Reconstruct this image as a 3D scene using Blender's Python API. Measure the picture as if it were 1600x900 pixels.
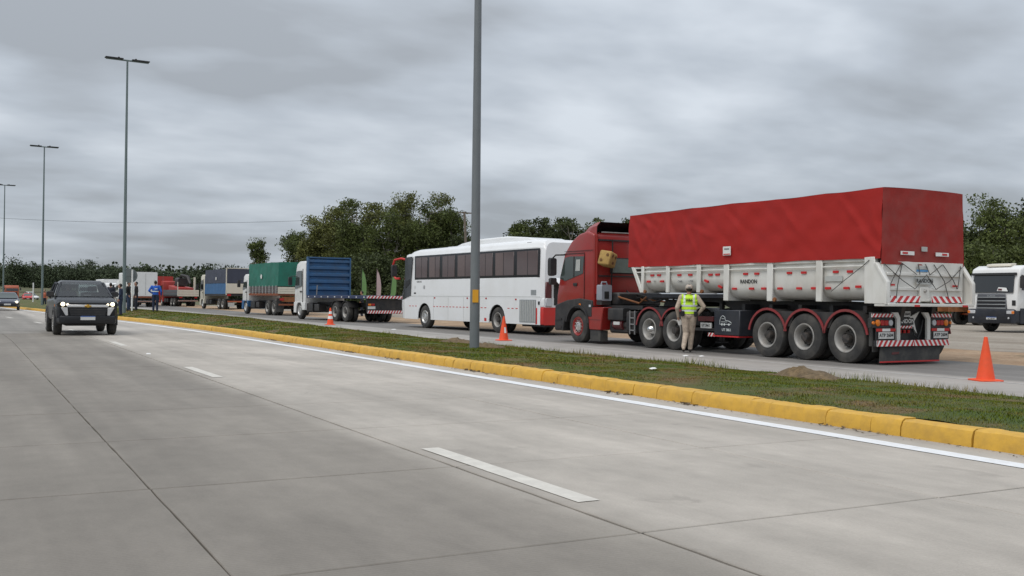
import bpy, bmesh, math, random
import numpy as np
from mathutils import Vector, Matrix, noise
rnd = random.Random(7)
R_ = math.radians
scene = bpy.context.scene
for o in list(bpy.data.objects): bpy.data.objects.remove(o)
COL = scene.collection

# ------------------------------------------------------------------ camera
CAM_H = 1.32
YAW, PITCH, ROLL = R_(28.0), math.atan(17.0/1600.0), R_(0.6)
fw = Vector((math.sin(YAW), math.cos(YAW), 0)); rt = Vector((math.cos(YAW), -math.sin(YAW), 0)); up = Vector((0, 0, 1))
F2 = fw*math.cos(PITCH) + up*math.sin(PITCH); U2 = up*math.cos(PITCH) - fw*math.sin(PITCH)
R3 = rt*math.cos(ROLL) + U2*math.sin(ROLL); U3 = U2*math.cos(ROLL) - rt*math.sin(ROLL)
cam = bpy.data.cameras.new('camera'); cam.lens = 36.0; cam.sensor_width = 36.0; cam.clip_end = 6000; cam.clip_start = 0.05
camo = bpy.data.objects.new('camera', cam); COL.objects.link(camo)
camo.matrix_world = Matrix(((R3.x, U3.x, -F2.x, 0), (R3.y, U3.y, -F2.y, 0), (R3.z, U3.z, -F2.z, CAM_H), (0, 0, 0, 1)))
scene.camera = camo

# ------------------------------------------------------------------ sky, sun, exposure
SUN_EL, SUN_AZ = R_(58), R_(250)
world = bpy.data.worlds.new('World'); scene.world = world; world.use_nodes = True
wt = world.node_tree; wt.nodes.clear()
def WN(t, **k):
    n = wt.nodes.new(t)
    for a, b in k.items(): setattr(n, a, b)
    return n
def WM(op, a, b=None, c=None):
    n = WN('ShaderNodeMath', operation=op)
    for i, v in enumerate((a, b, c)):
        if v is None: continue
        if isinstance(v, (int, float)): n.inputs[i].default_value = v
        else: wt.links.new(v, n.inputs[i])
    return n.outputs[0]
tc = WN('ShaderNodeTexCoord'); sp = WN('ShaderNodeSeparateXYZ'); wt.links.new(tc.outputs['Generated'], sp.inputs[0])
zz = WM('MAXIMUM', sp.outputs[2], 0.0); den = WM('ADD', zz, 0.20)
cb = WN('ShaderNodeCombineXYZ'); wt.links.new(WM('DIVIDE', sp.outputs[0], den), cb.inputs[0]); wt.links.new(WM('DIVIDE', sp.outputs[1], den), cb.inputs[1])
mp = WN('ShaderNodeMapping'); wt.links.new(cb.outputs[0], mp.inputs[0]); mp.inputs['Rotation'].default_value = (0, 0, R_(28)); mp.inputs['Scale'].default_value = (0.85, 1.2, 1); mp.inputs['Location'].default_value = (3.1, 0.7, 0)
n1 = WN('ShaderNodeTexNoise'); n1.inputs['Scale'].default_value = 1.15; n1.inputs['Detail'].default_value = 5; n1.inputs['Roughness'].default_value = 0.5; n1.inputs['Distortion'].default_value = 0.12; wt.links.new(mp.outputs[0], n1.inputs['Vector'])
n2 = WN('ShaderNodeTexNoise'); n2.inputs['Scale'].default_value = 3.4; n2.inputs['Detail'].default_value = 4; n2.inputs['Roughness'].default_value = 0.42; n2.inputs['Distortion'].default_value = 0.15; wt.links.new(mp.outputs[0], n2.inputs['Vector'])
cl = WM('ADD', WM('MULTIPLY', n1.outputs[0], 0.70), WM('MULTIPLY', n2.outputs[0], 0.30))
rp = WN('ShaderNodeValToRGB'); wt.links.new(cl, rp.inputs[0])
el = rp.color_ramp.elements; el[0].position = 0.40; el[0].color = (0.325, 0.352, 0.386, 1); el[1].position = 0.635; el[1].color = (0.590, 0.635, 0.690, 1)
e = el.new(0.5); e.color = (0.425, 0.466, 0.518, 1)
# an overcast sky is brighter towards the zenith
vm = WN('ShaderNodeVectorMath', operation='SCALE'); wt.links.new(rp.outputs[0], vm.inputs[0]); wt.links.new(WM('MULTIPLY', WM('ADD', 1.0, WM('MULTIPLY', zz, 1.15)), 10.0), vm.inputs['Scale'])
sky = WN('ShaderNodeTexSky', sky_type='NISHITA'); sky.sun_disc = False; sky.sun_elevation = SUN_EL; sky.sun_rotation = SUN_AZ
mx = WN('ShaderNodeMix', data_type='RGBA'); mx.inputs[0].default_value = 0.94
wt.links.new(sky.outputs[0], mx.inputs[6]); wt.links.new(vm.outputs[0], mx.inputs[7])
bg = WN('ShaderNodeBackground'); bg.inputs[1].default_value = 0.1; wt.links.new(mx.outputs[2], bg.inputs[0])
wo = WN('ShaderNodeOutputWorld'); wt.links.new(bg.outputs[0], wo.inputs[0])
sl = bpy.data.lights.new('sun', 'SUN'); sl.energy = 1.5; sl.angle = R_(40); sl.color = (1.0, 0.94, 0.86)
so = bpy.data.objects.new('sun', sl); COL.objects.link(so); so.location = (0, 0, 60)
sdir = Vector((math.sin(SUN_AZ)*math.cos(SUN_EL), math.cos(SUN_AZ)*math.cos(SUN_EL), math.sin(SUN_EL)))
so.rotation_euler = sdir.to_track_quat('Z', 'Y').to_euler()
scene.view_settings.view_transform = 'Standard'; scene.view_settings.look = 'None'
scene.view_settings.exposure = 0.0; scene.view_settings.gamma = 1.0; scene.view_settings.use_curve_mapping = False

# ------------------------------------------------------------------ materials
M = {}
def mat(name, col, rough=0.6, metal=0.0, var=0.0, vscale=3.0, dirt=None, dirt_amt=0.0, dscale=2.0, bump=0.0, bscale=30.0, coat=0.0, emit=None, estr=0.0, stretch=None, island=0.0, spec=0.5, trans=0.0):
    m = bpy.data.materials.new(name); m.use_nodes = True; nt = m.node_tree; b = nt.nodes['Principled BSDF']
    b.inputs['Roughness'].default_value = rough; b.inputs['Metallic'].default_value = metal; b.inputs['Coat Weight'].default_value = coat; b.inputs['Coat Roughness'].default_value = 0.08
    b.inputs['Specular IOR Level'].default_value = spec
    b.inputs['Base Color'].default_value = (*col, 1)
    if emit: b.inputs['Emission Color'].default_value = (*emit, 1); b.inputs['Emission Strength'].default_value = estr
    L = nt.links; N = nt.nodes.new
    out = None
    if var or dirt or bump or island:
        tc = N('ShaderNodeTexCoord'); vec = tc.outputs['Object']
        if stretch:
            mpn = N('ShaderNodeMapping'); mpn.inputs['Scale'].default_value = stretch; L.new(vec, mpn.inputs[0]); vec = mpn.outputs[0]
        cs = N('ShaderNodeRGB'); cs.outputs[0].default_value = (*col, 1); out = cs.outputs[0]
        if var:
            n = N('ShaderNodeTexNoise'); n.inputs['Scale'].default_value = vscale; n.inputs['Detail'].default_value = 6; n.inputs['Roughness'].default_value = 0.6; L.new(vec, n.inputs['Vector'])
            mr = N('ShaderNodeMapRange'); mr.inputs[1].default_value = 0.3; mr.inputs[2].default_value = 0.7; mr.inputs[3].default_value = 1-var; mr.inputs[4].default_value = 1+var; L.new(n.outputs[0], mr.inputs[0])
            vmn = N('ShaderNodeVectorMath'); vmn.operation = 'SCALE'; L.new(out, vmn.inputs[0]); L.new(mr.outputs[0], vmn.inputs['Scale']); out = vmn.outputs[0]
        if island:
            g = N('ShaderNodeNewGeometry'); mr = N('ShaderNodeMapRange'); mr.inputs[3].default_value = 1-island; mr.inputs[4].default_value = 1+island; L.new(g.outputs['Random Per Island'], mr.inputs[0])
            vmn = N('ShaderNodeVectorMath'); vmn.operation = 'SCALE'; L.new(out, vmn.inputs[0]); L.new(mr.outputs[0], vmn.inputs['Scale']); out = vmn.outputs[0]
        if dirt:
            n = N('ShaderNodeTexNoise'); n.inputs['Scale'].default_value = dscale; n.inputs['Detail'].default_value = 8; n.inputs['Roughness'].default_value = 0.65; L.new(vec, n.inputs['Vector'])
            mr = N('ShaderNodeMapRange'); mr.inputs[1].default_value = 0.42; mr.inputs[2].default_value = 0.72; mr.inputs[3].default_value = 0; mr.inputs[4].default_value = dirt_amt; L.new(n.outputs[0], mr.inputs[0])
            mix = N('ShaderNodeMix'); mix.data_type = 'RGBA'; L.new(mr.outputs[0], mix.inputs[0]); L.new(out, mix.inputs[6]); mix.inputs[7].default_value = (*dirt, 1); out = mix.outputs[2]
        L.new(out, b.inputs['Base Color'])
        if bump:
            n = N('ShaderNodeTexNoise'); n.inputs['Scale'].default_value = bscale; n.inputs['Detail'].default_value = 5; L.new(vec, n.inputs['Vector'])
            bn = N('ShaderNodeBump'); bn.inputs['Strength'].default_value = bump; bn.inputs['Distance'].default_value = 0.02; L.new(n.outputs[0], bn.inputs['Height']); L.new(bn.outputs[0], b.inputs['Normal'])
    if trans:
        ts = N('ShaderNodeBsdfTranslucent'); ms = N('ShaderNodeMixShader'); ms.inputs[0].default_value = trans
        if out: L.new(out, ts.inputs[0])
        else: ts.inputs[0].default_value = (*col, 1)
        mo = nt.nodes['Material Output']; L.new(b.outputs[0], ms.inputs[1]); L.new(ts.outputs[0], ms.inputs[2]); L.new(ms.outputs[0], mo.inputs[0])
    M[name] = m; return m
DIRT = (0.20, 0.15, 0.10)
mat('tarp_red', (0.375, 0.023, 0.019), 0.7, spec=0.2, var=0.05, vscale=0.8, dirt=(0.30, 0.030, 0.032), dirt_amt=0.5, dscale=0.5, bump=0.15, bscale=7, stretch=(1, .5, 1))
mat('tarp_red_rear', (0.31, 0.032, 0.027), 0.7, spec=0.2, var=0.10, vscale=1.5, dirt=(0.28, 0.085, 0.075), dirt_amt=0.7, dscale=1.1, bump=0.12, bscale=9)
mat('white_body', (0.74, 0.73, 0.69), 0.45, var=0.04, vscale=2, dirt=(0.42, 0.38, 0.31), dirt_amt=0.45, dscale=1.6, stretch=(1, 1, 0.5))
mat('white_bus', (0.84, 0.85, 0.86), 0.22, var=0.02, vscale=1, dirt=(0.62, 0.60, 0.55), dirt_amt=0.25, dscale=0.9, coat=0.4)
mat('white_paint', (0.80, 0.80, 0.79), 0.35, var=0.03, vscale=2, dirt=(0.5, 0.47, 0.42), dirt_amt=0.3, dscale=2, coat=0.2)
mat('cream_paint', (0.66, 0.62, 0.52), 0.4, var=0.05, vscale=2, dirt=DIRT, dirt_amt=0.2, dscale=2)
mat('red_paint', (0.31, 0.020, 0.016), 0.35, var=0.06, vscale=2, dirt=(0.22, 0.05, 0.04), dirt_amt=0.5, dscale=1.5, coat=0.3)
mat('red_bright', (0.58, 0.025, 0.02), 0.35, var=0.05, dirt=(0.3, 0.08, 0.06), dirt_amt=0.3)
mat('red_faded', (0.40, 0.035, 0.028), 0.55, var=0.12, vscale=1.5, dirt=(0.2, 0.08, 0.06), dirt_amt=0.5, dscale=1)
mat('red_sign', (0.52, 0.025, 0.03), 0.4, var=0.08, vscale=6)
mat('red_dull', (0.26, 0.028, 0.032), 0.6, var=0.15, vscale=5, dirt=(0.12, 0.06, 0.05), dirt_amt=0.5, dscale=4)
mat('refl_red', (0.55, 0.02, 0.02), 0.3)
mat('refl_white', (0.80, 0.80, 0.78), 0.4, var=0.05)
mat('black_plastic', (0.022, 0.022, 0.024), 0.6, var=0.25, vscale=4, dirt=(0.09, 0.08, 0.07), dirt_amt=0.5, dscale=2.5)
mat('dark_metal', (0.020, 0.020, 0.022), 0.55, var=0.3, vscale=5, dirt=(0.07, 0.055, 0.045), dirt_amt=0.6, dscale=3)
mat('dark_navy', (0.02, 0.024, 0.035), 0.5, var=0.2, dirt=(0.08, 0.075, 0.07), dirt_amt=0.4)
mat('grey_rubber', (0.045, 0.045, 0.045), 0.85, var=0.15, vscale=4, dirt=(0.13, 0.12, 0.10), dirt_amt=0.5, dscale=4, bump=0.2, bscale=40)
mat('tyre', (0.040, 0.039, 0.038), 0.85, var=0.2, vscale=5, dirt=(0.12, 0.11, 0.095), dirt_amt=0.65, dscale=3)
mat('rim_grey', (0.40, 0.39, 0.37), 0.5, 0.25, var=0.12, vscale=6, dirt=(0.17, 0.14, 0.11), dirt_amt=0.55, dscale=6)
mat('rim_disc_shaded', (0.15, 0.145, 0.135), 0.6, 0.1, var=0.2, vscale=8, dirt=(0.09, 0.07, 0.055), dirt_amt=0.6, dscale=7)  # recessed disc: shade painted in as a darker rim grey, with dirt over it
mat('rim_bright', (0.62, 0.62, 0.61), 0.3, 0.6, var=0.1, vscale=6, dirt=(0.2, 0.17, 0.13), dirt_amt=0.3, dscale=6)
mat('hub_dark', (0.035, 0.033, 0.032), 0.6, var=0.3, vscale=9, dirt=(0.12, 0.09, 0.07), dirt_amt=0.5, dscale=8)
mat('chrome', (0.75, 0.75, 0.74), 0.15, 1.0)
mat('glass_dark', (0.012, 0.014, 0.016), 0.06, coat=0.5)
mat('glass_cab', (0.05, 0.065, 0.06), 0.07, coat=0.3)
mat('glass_wind', (0.02, 0.026, 0.03), 0.04, var=0.6, vscale=1.3)
mat('glass_rear', (0.16, 0.21, 0.19), 0.12, var=0.15, vscale=3)
mat('glass_brown', (0.085, 0.052, 0.048), 0.03, var=0.08, vscale=1.5, coat=0.4)
mat('glass_brown2', (0.110, 0.068, 0.060), 0.10, var=0.08, vscale=1.5, coat=0.4)
mat('lamp_orange', (0.75, 0.20, 0.015), 0.3); mat('lamp_red', (0.42, 0.012, 0.012), 0.25); mat('lamp_white', (0.55, 0.56, 0.58), 0.2); mat('lamp_dark_red', (0.10, 0.018, 0.02), 0.25)
mat('head_on', (0.9, 0.85, 0.7), 0.3, emit=(1.0, 0.86, 0.58), estr=2.6)
mat('plate', (0.62, 0.62, 0.60), 0.4, var=0.05); mat('ink', (0.02, 0.02, 0.02), 0.6); mat('ink_grey', (0.22, 0.22, 0.22), 0.6); mat('plate_blue', (0.05, 0.12, 0.35), 0.4)
mat('cone_orange', (0.85, 0.085, 0.018), 0.5, var=0.08, vscale=5, dirt=(0.5, 0.12, 0.06), dirt_amt=0.3, dscale=6)
mat('blue_metal', (0.030, 0.105, 0.235), 0.5, var=0.12, vscale=2.5, dirt=(0.05, 0.07, 0.10), dirt_amt=0.6, dscale=2)
mat('deck_blue', (0.018, 0.035, 0.10), 0.5, var=0.15, dirt=(0.06, 0.055, 0.06), dirt_amt=0.4)
mat('tarp_green', (0.010, 0.150, 0.105), 0.55, var=0.12, vscale=1.5, dirt=(0.02, 0.10, 0.07), dirt_amt=0.5)
mat('tarp_navy', (0.045, 0.052, 0.080), 0.6, var=0.12, vscale=1.5)
mat('tarp_blue', (0.03, 0.115, 0.26), 0.55, var=0.12, vscale=1.5)
mat('tarp_grime', (0.10, 0.085, 0.085), 0.7, var=0.25, vscale=3)
mat('wood_red', (0.23, 0.07, 0.03), 0.7, var=0.2, vscale=6, stretch=(1, 6, 6))
mat('grey_board', (0.085, 0.095, 0.105), 0.5, var=0.15)
mat('white_line', (0.78, 0.79, 0.80), 0.6, var=0.06, vscale=5, dirt=(0.5, 0.49, 0.47), dirt_amt=0.35, dscale=7)
mat('dash_line', (0.62, 0.59, 0.53), 0.7, var=0.08, vscale=8, dirt=(0.45, 0.42, 0.38), dirt_amt=0.5, dscale=6)
mat('edge_line', (0.50, 0.49, 0.47), 0.7, var=0.12, vscale=4, dirt=(0.3, 0.29, 0.27), dirt_amt=0.7, dscale=3)
mat('kerb_yellow', (0.64, 0.370, 0.045), 0.6, var=0.06, vscale=3, dirt=(0.40, 0.23, 0.05), dirt_amt=0.6, dscale=7, bump=0.2, bscale=22)
mat('soil', (0.13, 0.095, 0.06), 0.95, var=0.3, vscale=4, bump=0.6, bscale=25)
mat('joint', (0.035, 0.032, 0.028), 0.95, var=0.3, vscale=4)
mat('mound', (0.165, 0.115, 0.062), 0.95, var=0.5, vscale=9, dirt=(0.07, 0.055, 0.035), dirt_amt=0.7, dscale=5, bump=0.9, bscale=30)
mat('lamp_pole', (0.17, 0.185, 0.195), 0.5, 0.1, var=0.08, vscale=2)
mat('lamp_pole_far', (0.15, 0.19, 0.19), 0.55, 0.1, var=0.08, vscale=2)
mat('yellow_tag', (0.75, 0.36, 0.02), 0.5)
mat('bark', (0.16, 0.135, 0.11), 0.9, var=0.3, vscale=6, stretch=(3, 3, 0.5))
mat('pale_bark', (0.33, 0.30, 0.26), 0.9, var=0.25, vscale=4, stretch=(3, 3, 0.5))
mat('leaf_mid', (0.090, 0.112, 0.032), 0.65, var=0.5, vscale=0.5, island=0.55, trans=0.25, spec=0.3)
mat('leaf_olive', (0.140, 0.150, 0.046), 0.65, var=0.5, vscale=0.5, island=0.55, trans=0.25, spec=0.3)
mat('leaf_dark', (0.058, 0.074, 0.025), 0.65, var=0.35, vscale=0.45, island=0.55, trans=0.2, spec=0.3)
mat('leaf_far', (0.060, 0.078, 0.042), 0.75, var=0.3, vscale=0.08, island=0.4, spec=0.2)
mat('skin', (0.36, 0.20, 0.14), 0.6); mat('hair', (0.015, 0.012, 0.010), 0.6)
mat('khaki', (0.46, 0.375, 0.295), 0.85, var=0.28, vscale=14, bump=0.3, bscale=12)
mat('khaki_light', (0.52, 0.45, 0.38), 0.85, var=0.12, vscale=10)
mat('boot', (0.03, 0.024, 0.02), 0.6)
mat('hivis', (0.56, 0.86, 0.035), 0.6, var=0.08, vscale=9, emit=None)
mat('reflective', (0.66, 0.70, 0.70), 0.4, var=0.05)
mat('cloth_dark', (0.018, 0.021, 0.034), 0.85, var=0.2, vscale=8); mat('cloth_navy', (0.018, 0.028, 0.060), 0.85, var=0.2, vscale=8); mat('cloth_jeans', (0.035, 0.055, 0.105), 0.85, var=0.2, vscale=8)
mat('cloth_blue', (0.012, 0.095, 0.46), 0.8, var=0.12, vscale=8); mat('cloth_black', (0.012, 0.012, 0.014), 0.85)
mat('car_dark', (0.008, 0.009, 0.013), 0.3, 0.0, coat=0.12, spec=0.3)
mat('car_roof_skylit', (0.022, 0.024, 0.028), 0.35, 0.0, coat=0.4)  # pickup's dark paint lightened on the roof, sky sheen put into the colour
mat('car_blue_grey', (0.045, 0.05, 0.075), 0.25, 0.4, coat=0.6)
mat('car_silver', (0.38, 0.40, 0.43), 0.3, 0.5, coat=0.4)
mat('silver_trim', (0.60, 0.60, 0.60), 0.3, 0.4); mat('gold', (0.50, 0.30, 0.05), 0.3, 0.6)
mat('foam_yellow', (0.42, 0.27, 0.09), 0.9, var=0.15, vscale=9); mat('foam_pip', (0.16, 0.08, 0.03), 0.9)
mat('grey_plastic', (0.30, 0.32, 0.36), 0.5, var=0.1)
mat('flag_green', (0.15, 0.28, 0.10), 0.7, trans=0.2); mat('flag_pink', (0.48, 0.36, 0.36), 0.7, trans=0.2)
mat('brown_skid', (0.24, 0.09, 0.03), 0.7, var=0.3, vscale=5)
mat('grille_dark', (0.012, 0.013, 0.016), 0.45); mat('grille_grey', (0.13, 0.135, 0.15), 0.4, 0.3)
mat('paper', (0.75, 0.75, 0.73), 0.8); mat('sticker_grey', (0.45, 0.46, 0.44), 0.5, var=0.1, vscale=10); mat('sticker_blue', (0.08, 0.28, 0.55), 0.5)
mat('rope', (0.06, 0.055, 0.05), 0.8); mat('aluminium', (0.36, 0.38, 0.39), 0.45, 0.4, var=0.1, vscale=8)
mat('far_orange', (0.40, 0.10, 0.045), 0.5); mat('sign_back', (0.16, 0.18, 0.18), 0.6, 0.2, var=0.1); mat('concrete_grey', (0.30, 0.30, 0.30), 0.8, var=0.1)
mat('green_box', (0.02, 0.22, 0.10), 0.5)

def glass_clear(name, tint, gloss):
    m = bpy.data.materials.new(name); m.use_nodes = True; nt = m.node_tree; N = nt.nodes.new
    tr = N('ShaderNodeBsdfTransparent'); tr.inputs[0].default_value = (*tint, 1); gl = N('ShaderNodeBsdfGlossy'); gl.inputs['Roughness'].default_value = .03; fr = N('ShaderNodeFresnel'); fr.inputs[0].default_value = 1.5
    ad_ = N('ShaderNodeMath'); ad_.operation = 'ADD'; ad_.inputs[1].default_value = gloss; nt.links.new(fr.outputs[0], ad_.inputs[0]); ms = N('ShaderNodeMixShader')
    nt.links.new(ad_.outputs[0], ms.inputs[0]); nt.links.new(tr.outputs[0], ms.inputs[1]); nt.links.new(gl.outputs[0], ms.inputs[2]); nt.links.new(ms.outputs[0], nt.nodes['Material Output'].inputs[0]); M[name] = m
glass_clear('glass_clear', (.55, .60, .60), .02)
def node_mat(name):
    m = bpy.data.materials.new(name); m.use_nodes = True; M[name] = m
    nt = m.node_tree
    class H: pass
    h = H(); h.nt = nt; h.b = nt.nodes['Principled BSDF']; h.L = nt.links
    h.tc = nt.nodes.new('ShaderNodeTexCoord').outputs['Object']
    def noise_(scale, detail=6, rough=0.6, stretch=None, dist=0.0):
        v = h.tc
        if stretch:
            mpn = nt.nodes.new('ShaderNodeMapping'); mpn.inputs['Scale'].default_value = stretch; h.L.new(v, mpn.inputs[0]); v = mpn.outputs[0]
        n = nt.nodes.new('ShaderNodeTexNoise'); n.inputs['Scale'].default_value = scale; n.inputs['Detail'].default_value = detail; n.inputs['Roughness'].default_value = rough; n.inputs['Distortion'].default_value = dist
        h.L.new(v, n.inputs['Vector']); return n.outputs[0]
    def rng(x, a, b_, c, d, smooth=False):
        mr = nt.nodes.new('ShaderNodeMapRange')
        if smooth: mr.interpolation_type = 'SMOOTHSTEP'
        for i, v in enumerate((a, b_, c, d)): mr.inputs[i+1].default_value = v
        h.L.new(x, mr.inputs[0]); return mr.outputs[0]
    def mixc(f, a, b_):
        mi = nt.nodes.new('ShaderNodeMix'); mi.data_type = 'RGBA'
        if isinstance(f, float): mi.inputs[0].default_value = f
        else: h.L.new(f, mi.inputs[0])
        for i, c in ((6, a), (7, b_)):
            if isinstance(c, tuple): mi.inputs[i].default_value = (*c, 1)
            else: h.L.new(c, mi.inputs[i])
        return mi.outputs[2]
    def mul(a, b_, op='MULTIPLY'):
        n = nt.nodes.new('ShaderNodeMath'); n.operation = op
        for i, v in enumerate((a, b_)):
            if isinstance(v, (int, float)): n.inputs[i].default_value = v
            else: h.L.new(v, n.inputs[i])
        return n.outputs[0]
    def scale(c, f):
        n = nt.nodes.new('ShaderNodeVectorMath'); n.operation = 'SCALE'; h.L.new(c, n.inputs[0])
        if isinstance(f, (int, float)): n.inputs['Scale'].default_value = f
        else: h.L.new(f, n.inputs['Scale'])
        return n.outputs[0]
    def bump(x, s, d=0.01):
        bn = nt.nodes.new('ShaderNodeBump'); bn.inputs['Strength'].default_value = s; bn.inputs['Distance'].default_value = d; h.L.new(x, bn.inputs['Height']); h.L.new(bn.outputs[0], h.b.inputs['Normal'])
    h.noise, h.rng, h.mixc, h.mul, h.scale, h.bump = noise_, rng, mixc, mul, scale, bump
    h.sep = nt.nodes.new('ShaderNodeSeparateXYZ'); h.L.new(h.tc, h.sep.inputs[0])
    return h
# concrete pavement: outer lane older and browner, inner lane paler; traffic streaks run along the road
def concrete(name, pale, old, x_mid, per_slab):
    h = node_mat(name)
    warp = h.noise(0.35, 3)
    xw = h.mul(h.sep.outputs[0], h.mul(warp, 0.5), 'ADD')
    lane = h.rng(xw, x_mid-0.15, x_mid+0.45, 0, 0.8, True)
    lane = h.mul(lane, h.rng(xw, x_mid-3.0, x_mid+2.5, 0, 0.2, True), 'ADD')
    c = h.mixc(lane, old, pale)
    streak = h.noise(1.0, 5, 0.55, (1.6, 0.07, 1))
    c = h.scale(c, h.rng(streak, 0.3, 0.7, 0.84, 1.12))
    blotch = h.noise(0.55, 7, 0.6, (1.0, 0.55, 1), 0.4)
    c = h.scale(c, h.rng(blotch, 0.33, 0.67, 0.86, 1.12))
    dark = h.noise(0.8, 4, 0.5, (0.7, 0.25, 1), 0.3)
    c = h.mixc(h.rng(dark, 0.56, 0.74, 0, 0.28, True), c, (0.20, 0.185, 0.165))
    c = h.scale(c, h.rng(h.noise(3.5, 6, 0.65, (1.3, .8, 1)), 0.3, 0.7, 0.92, 1.07))
    oil = h.noise(1.7, 5, 0.6, (1, .7, 1), .6)
    c = h.mixc(h.rng(oil, 0.63, 0.72, 0, 0.22, True), c, (0.15, 0.135, 0.12))
    fine = h.noise(60, 3, 0.7)
    c = h.scale(c, h.rng(fine, 0.3, 0.7, 0.93, 1.07))
    speck = h.noise(14, 4, 0.75)
    c = h.mixc(h.rng(speck, 0.70, 0.76, 0, 0.5), c, (0.13, 0.12, 0.105))
    if per_slab:
        oi = h.nt.nodes.new('ShaderNodeObjectInfo'); c = h.scale(c, h.rng(oi.outputs['Random'], 0, 1, 0.955, 1.045))
    h.L.new(c, h.b.inputs['Base Color']); h.b.inputs['Roughness'].default_value = 0.82; h.b.inputs['Specular IOR Level'].default_value = 0.35
    wv = h.nt.nodes.new('ShaderNodeTexWave'); wv.bands_direction = 'Y'; wv.inputs['Scale'].default_value = 9.0; wv.inputs['Distortion'].default_value = 0.6; h.L.new(h.tc, wv.inputs[0])
    hgt = h.mul(h.mul(wv.outputs[1], 0.8), h.mul(fine, 0.9), 'ADD')
    h.bump(hgt, 0.45, 0.004)
concrete('concrete', (0.430, 0.392, 0.345), (0.225, 0.203, 0.175), 3.5, True)
concrete('concrete_far', (0.425, 0.392, 0.352), (0.245, 0.228, 0.205), 3.2, False)
concrete('concrete_back', (0.185, 0.174, 0.162), (0.37, 0.345, 0.315), 16.0, False)
h = node_mat('grass_ground')
c = h.mixc(h.rng(h.noise(0.9, 6), 0.38, 0.66, 0, 1), (0.060, 0.095, 0.012), (0.098, 0.100, 0.024))
c = h.mixc(h.rng(h.noise(0.8, 6, 0.65), 0.50, 0.64, 0, 1), c, (0.17, 0.11, 0.052))
c = h.scale(c, h.rng(h.noise(25, 5, 0.7), 0.3, 0.7, 0.6, 1.35))
h.L.new(c, h.b.inputs['Base Color']); h.b.inputs['Roughness'].default_value = 0.95; h.bump(h.noise(18, 6, 0.7), 0.8, 0.05)
h = node_mat('grass_blade')
c = h.mixc(h.rng(h.noise(0.9, 6), 0.40, 0.66, 0, 1), (0.110, 0.142, 0.012), (0.175, 0.160, 0.028))
c = h.mixc(h.rng(h.noise(0.8, 6, 0.65), 0.50, 0.64, 0, 1), c, (0.23, 0.155, 0.065))
g = h.nt.nodes.new('ShaderNodeNewGeometry'); c = h.scale(c, h.rng(g.outputs['Random Per Island'], 0, 1, 0.55, 1.35))
h.L.new(c, h.b.inputs['Base Color']); h.b.inputs['Roughness'].default_value = 0.8; h.b.inputs['Specular IOR Level'].default_value = 0.1
h = node_mat('field')
c = h.mixc(h.rng(h.noise(0.05, 6), 0.35, 0.65, 0, 1), (0.075, 0.085, 0.035), (0.13, 0.12, 0.06))
c = h.scale(c, h.rng(h.noise(1.5, 5, 0.7), 0.3, 0.7, 0.75, 1.25))
h.L.new(c, h.b.inputs['Base Color']); h.b.inputs['Roughness'].default_value = 0.95
h = node_mat('dirt_verge')
c = h.mixc(h.rng(h.noise(0.6, 7), 0.35, 0.65, 0, 1), (0.30, 0.195, 0.115), (0.40, 0.285, 0.185))
c = h.mixc(h.rng(h.noise(0.9, 6), 0.58, 0.7, 0, 0.8), c, (0.12, 0.10, 0.05))
c = h.scale(c, h.rng(h.noise(9, 6, 0.7), 0.3, 0.7, 0.8, 1.2))
h.L.new(c, h.b.inputs['Base Color']); h.b.inputs['Roughness'].default_value = 0.95; h.bump(h.noise(7, 6, 0.7), 0.7, 0.06)
h = node_mat('gravel_lot')
c = h.mixc(h.rng(h.noise(0.5, 7, 0.65, (1, 0.25, 1)), 0.35, 0.65, 0, 1), (0.24, 0.20, 0.155), (0.37, 0.325, 0.27))
c = h.mixc(h.rng(h.noise(0.8, 6, 0.6, (1, 0.3, 1)), 0.60, 0.70, 0, 0.8), c, (0.15, 0.12, 0.08))
c = h.scale(c, h.rng(h.noise(8, 6, 0.75), 0.3, 0.7, 0.75, 1.2))
h.L.new(c, h.b.inputs['Base Color']); h.b.inputs['Roughness'].default_value = 0.95; h.bump(h.noise(7, 6, 0.75), 0.8, 0.05)

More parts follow.
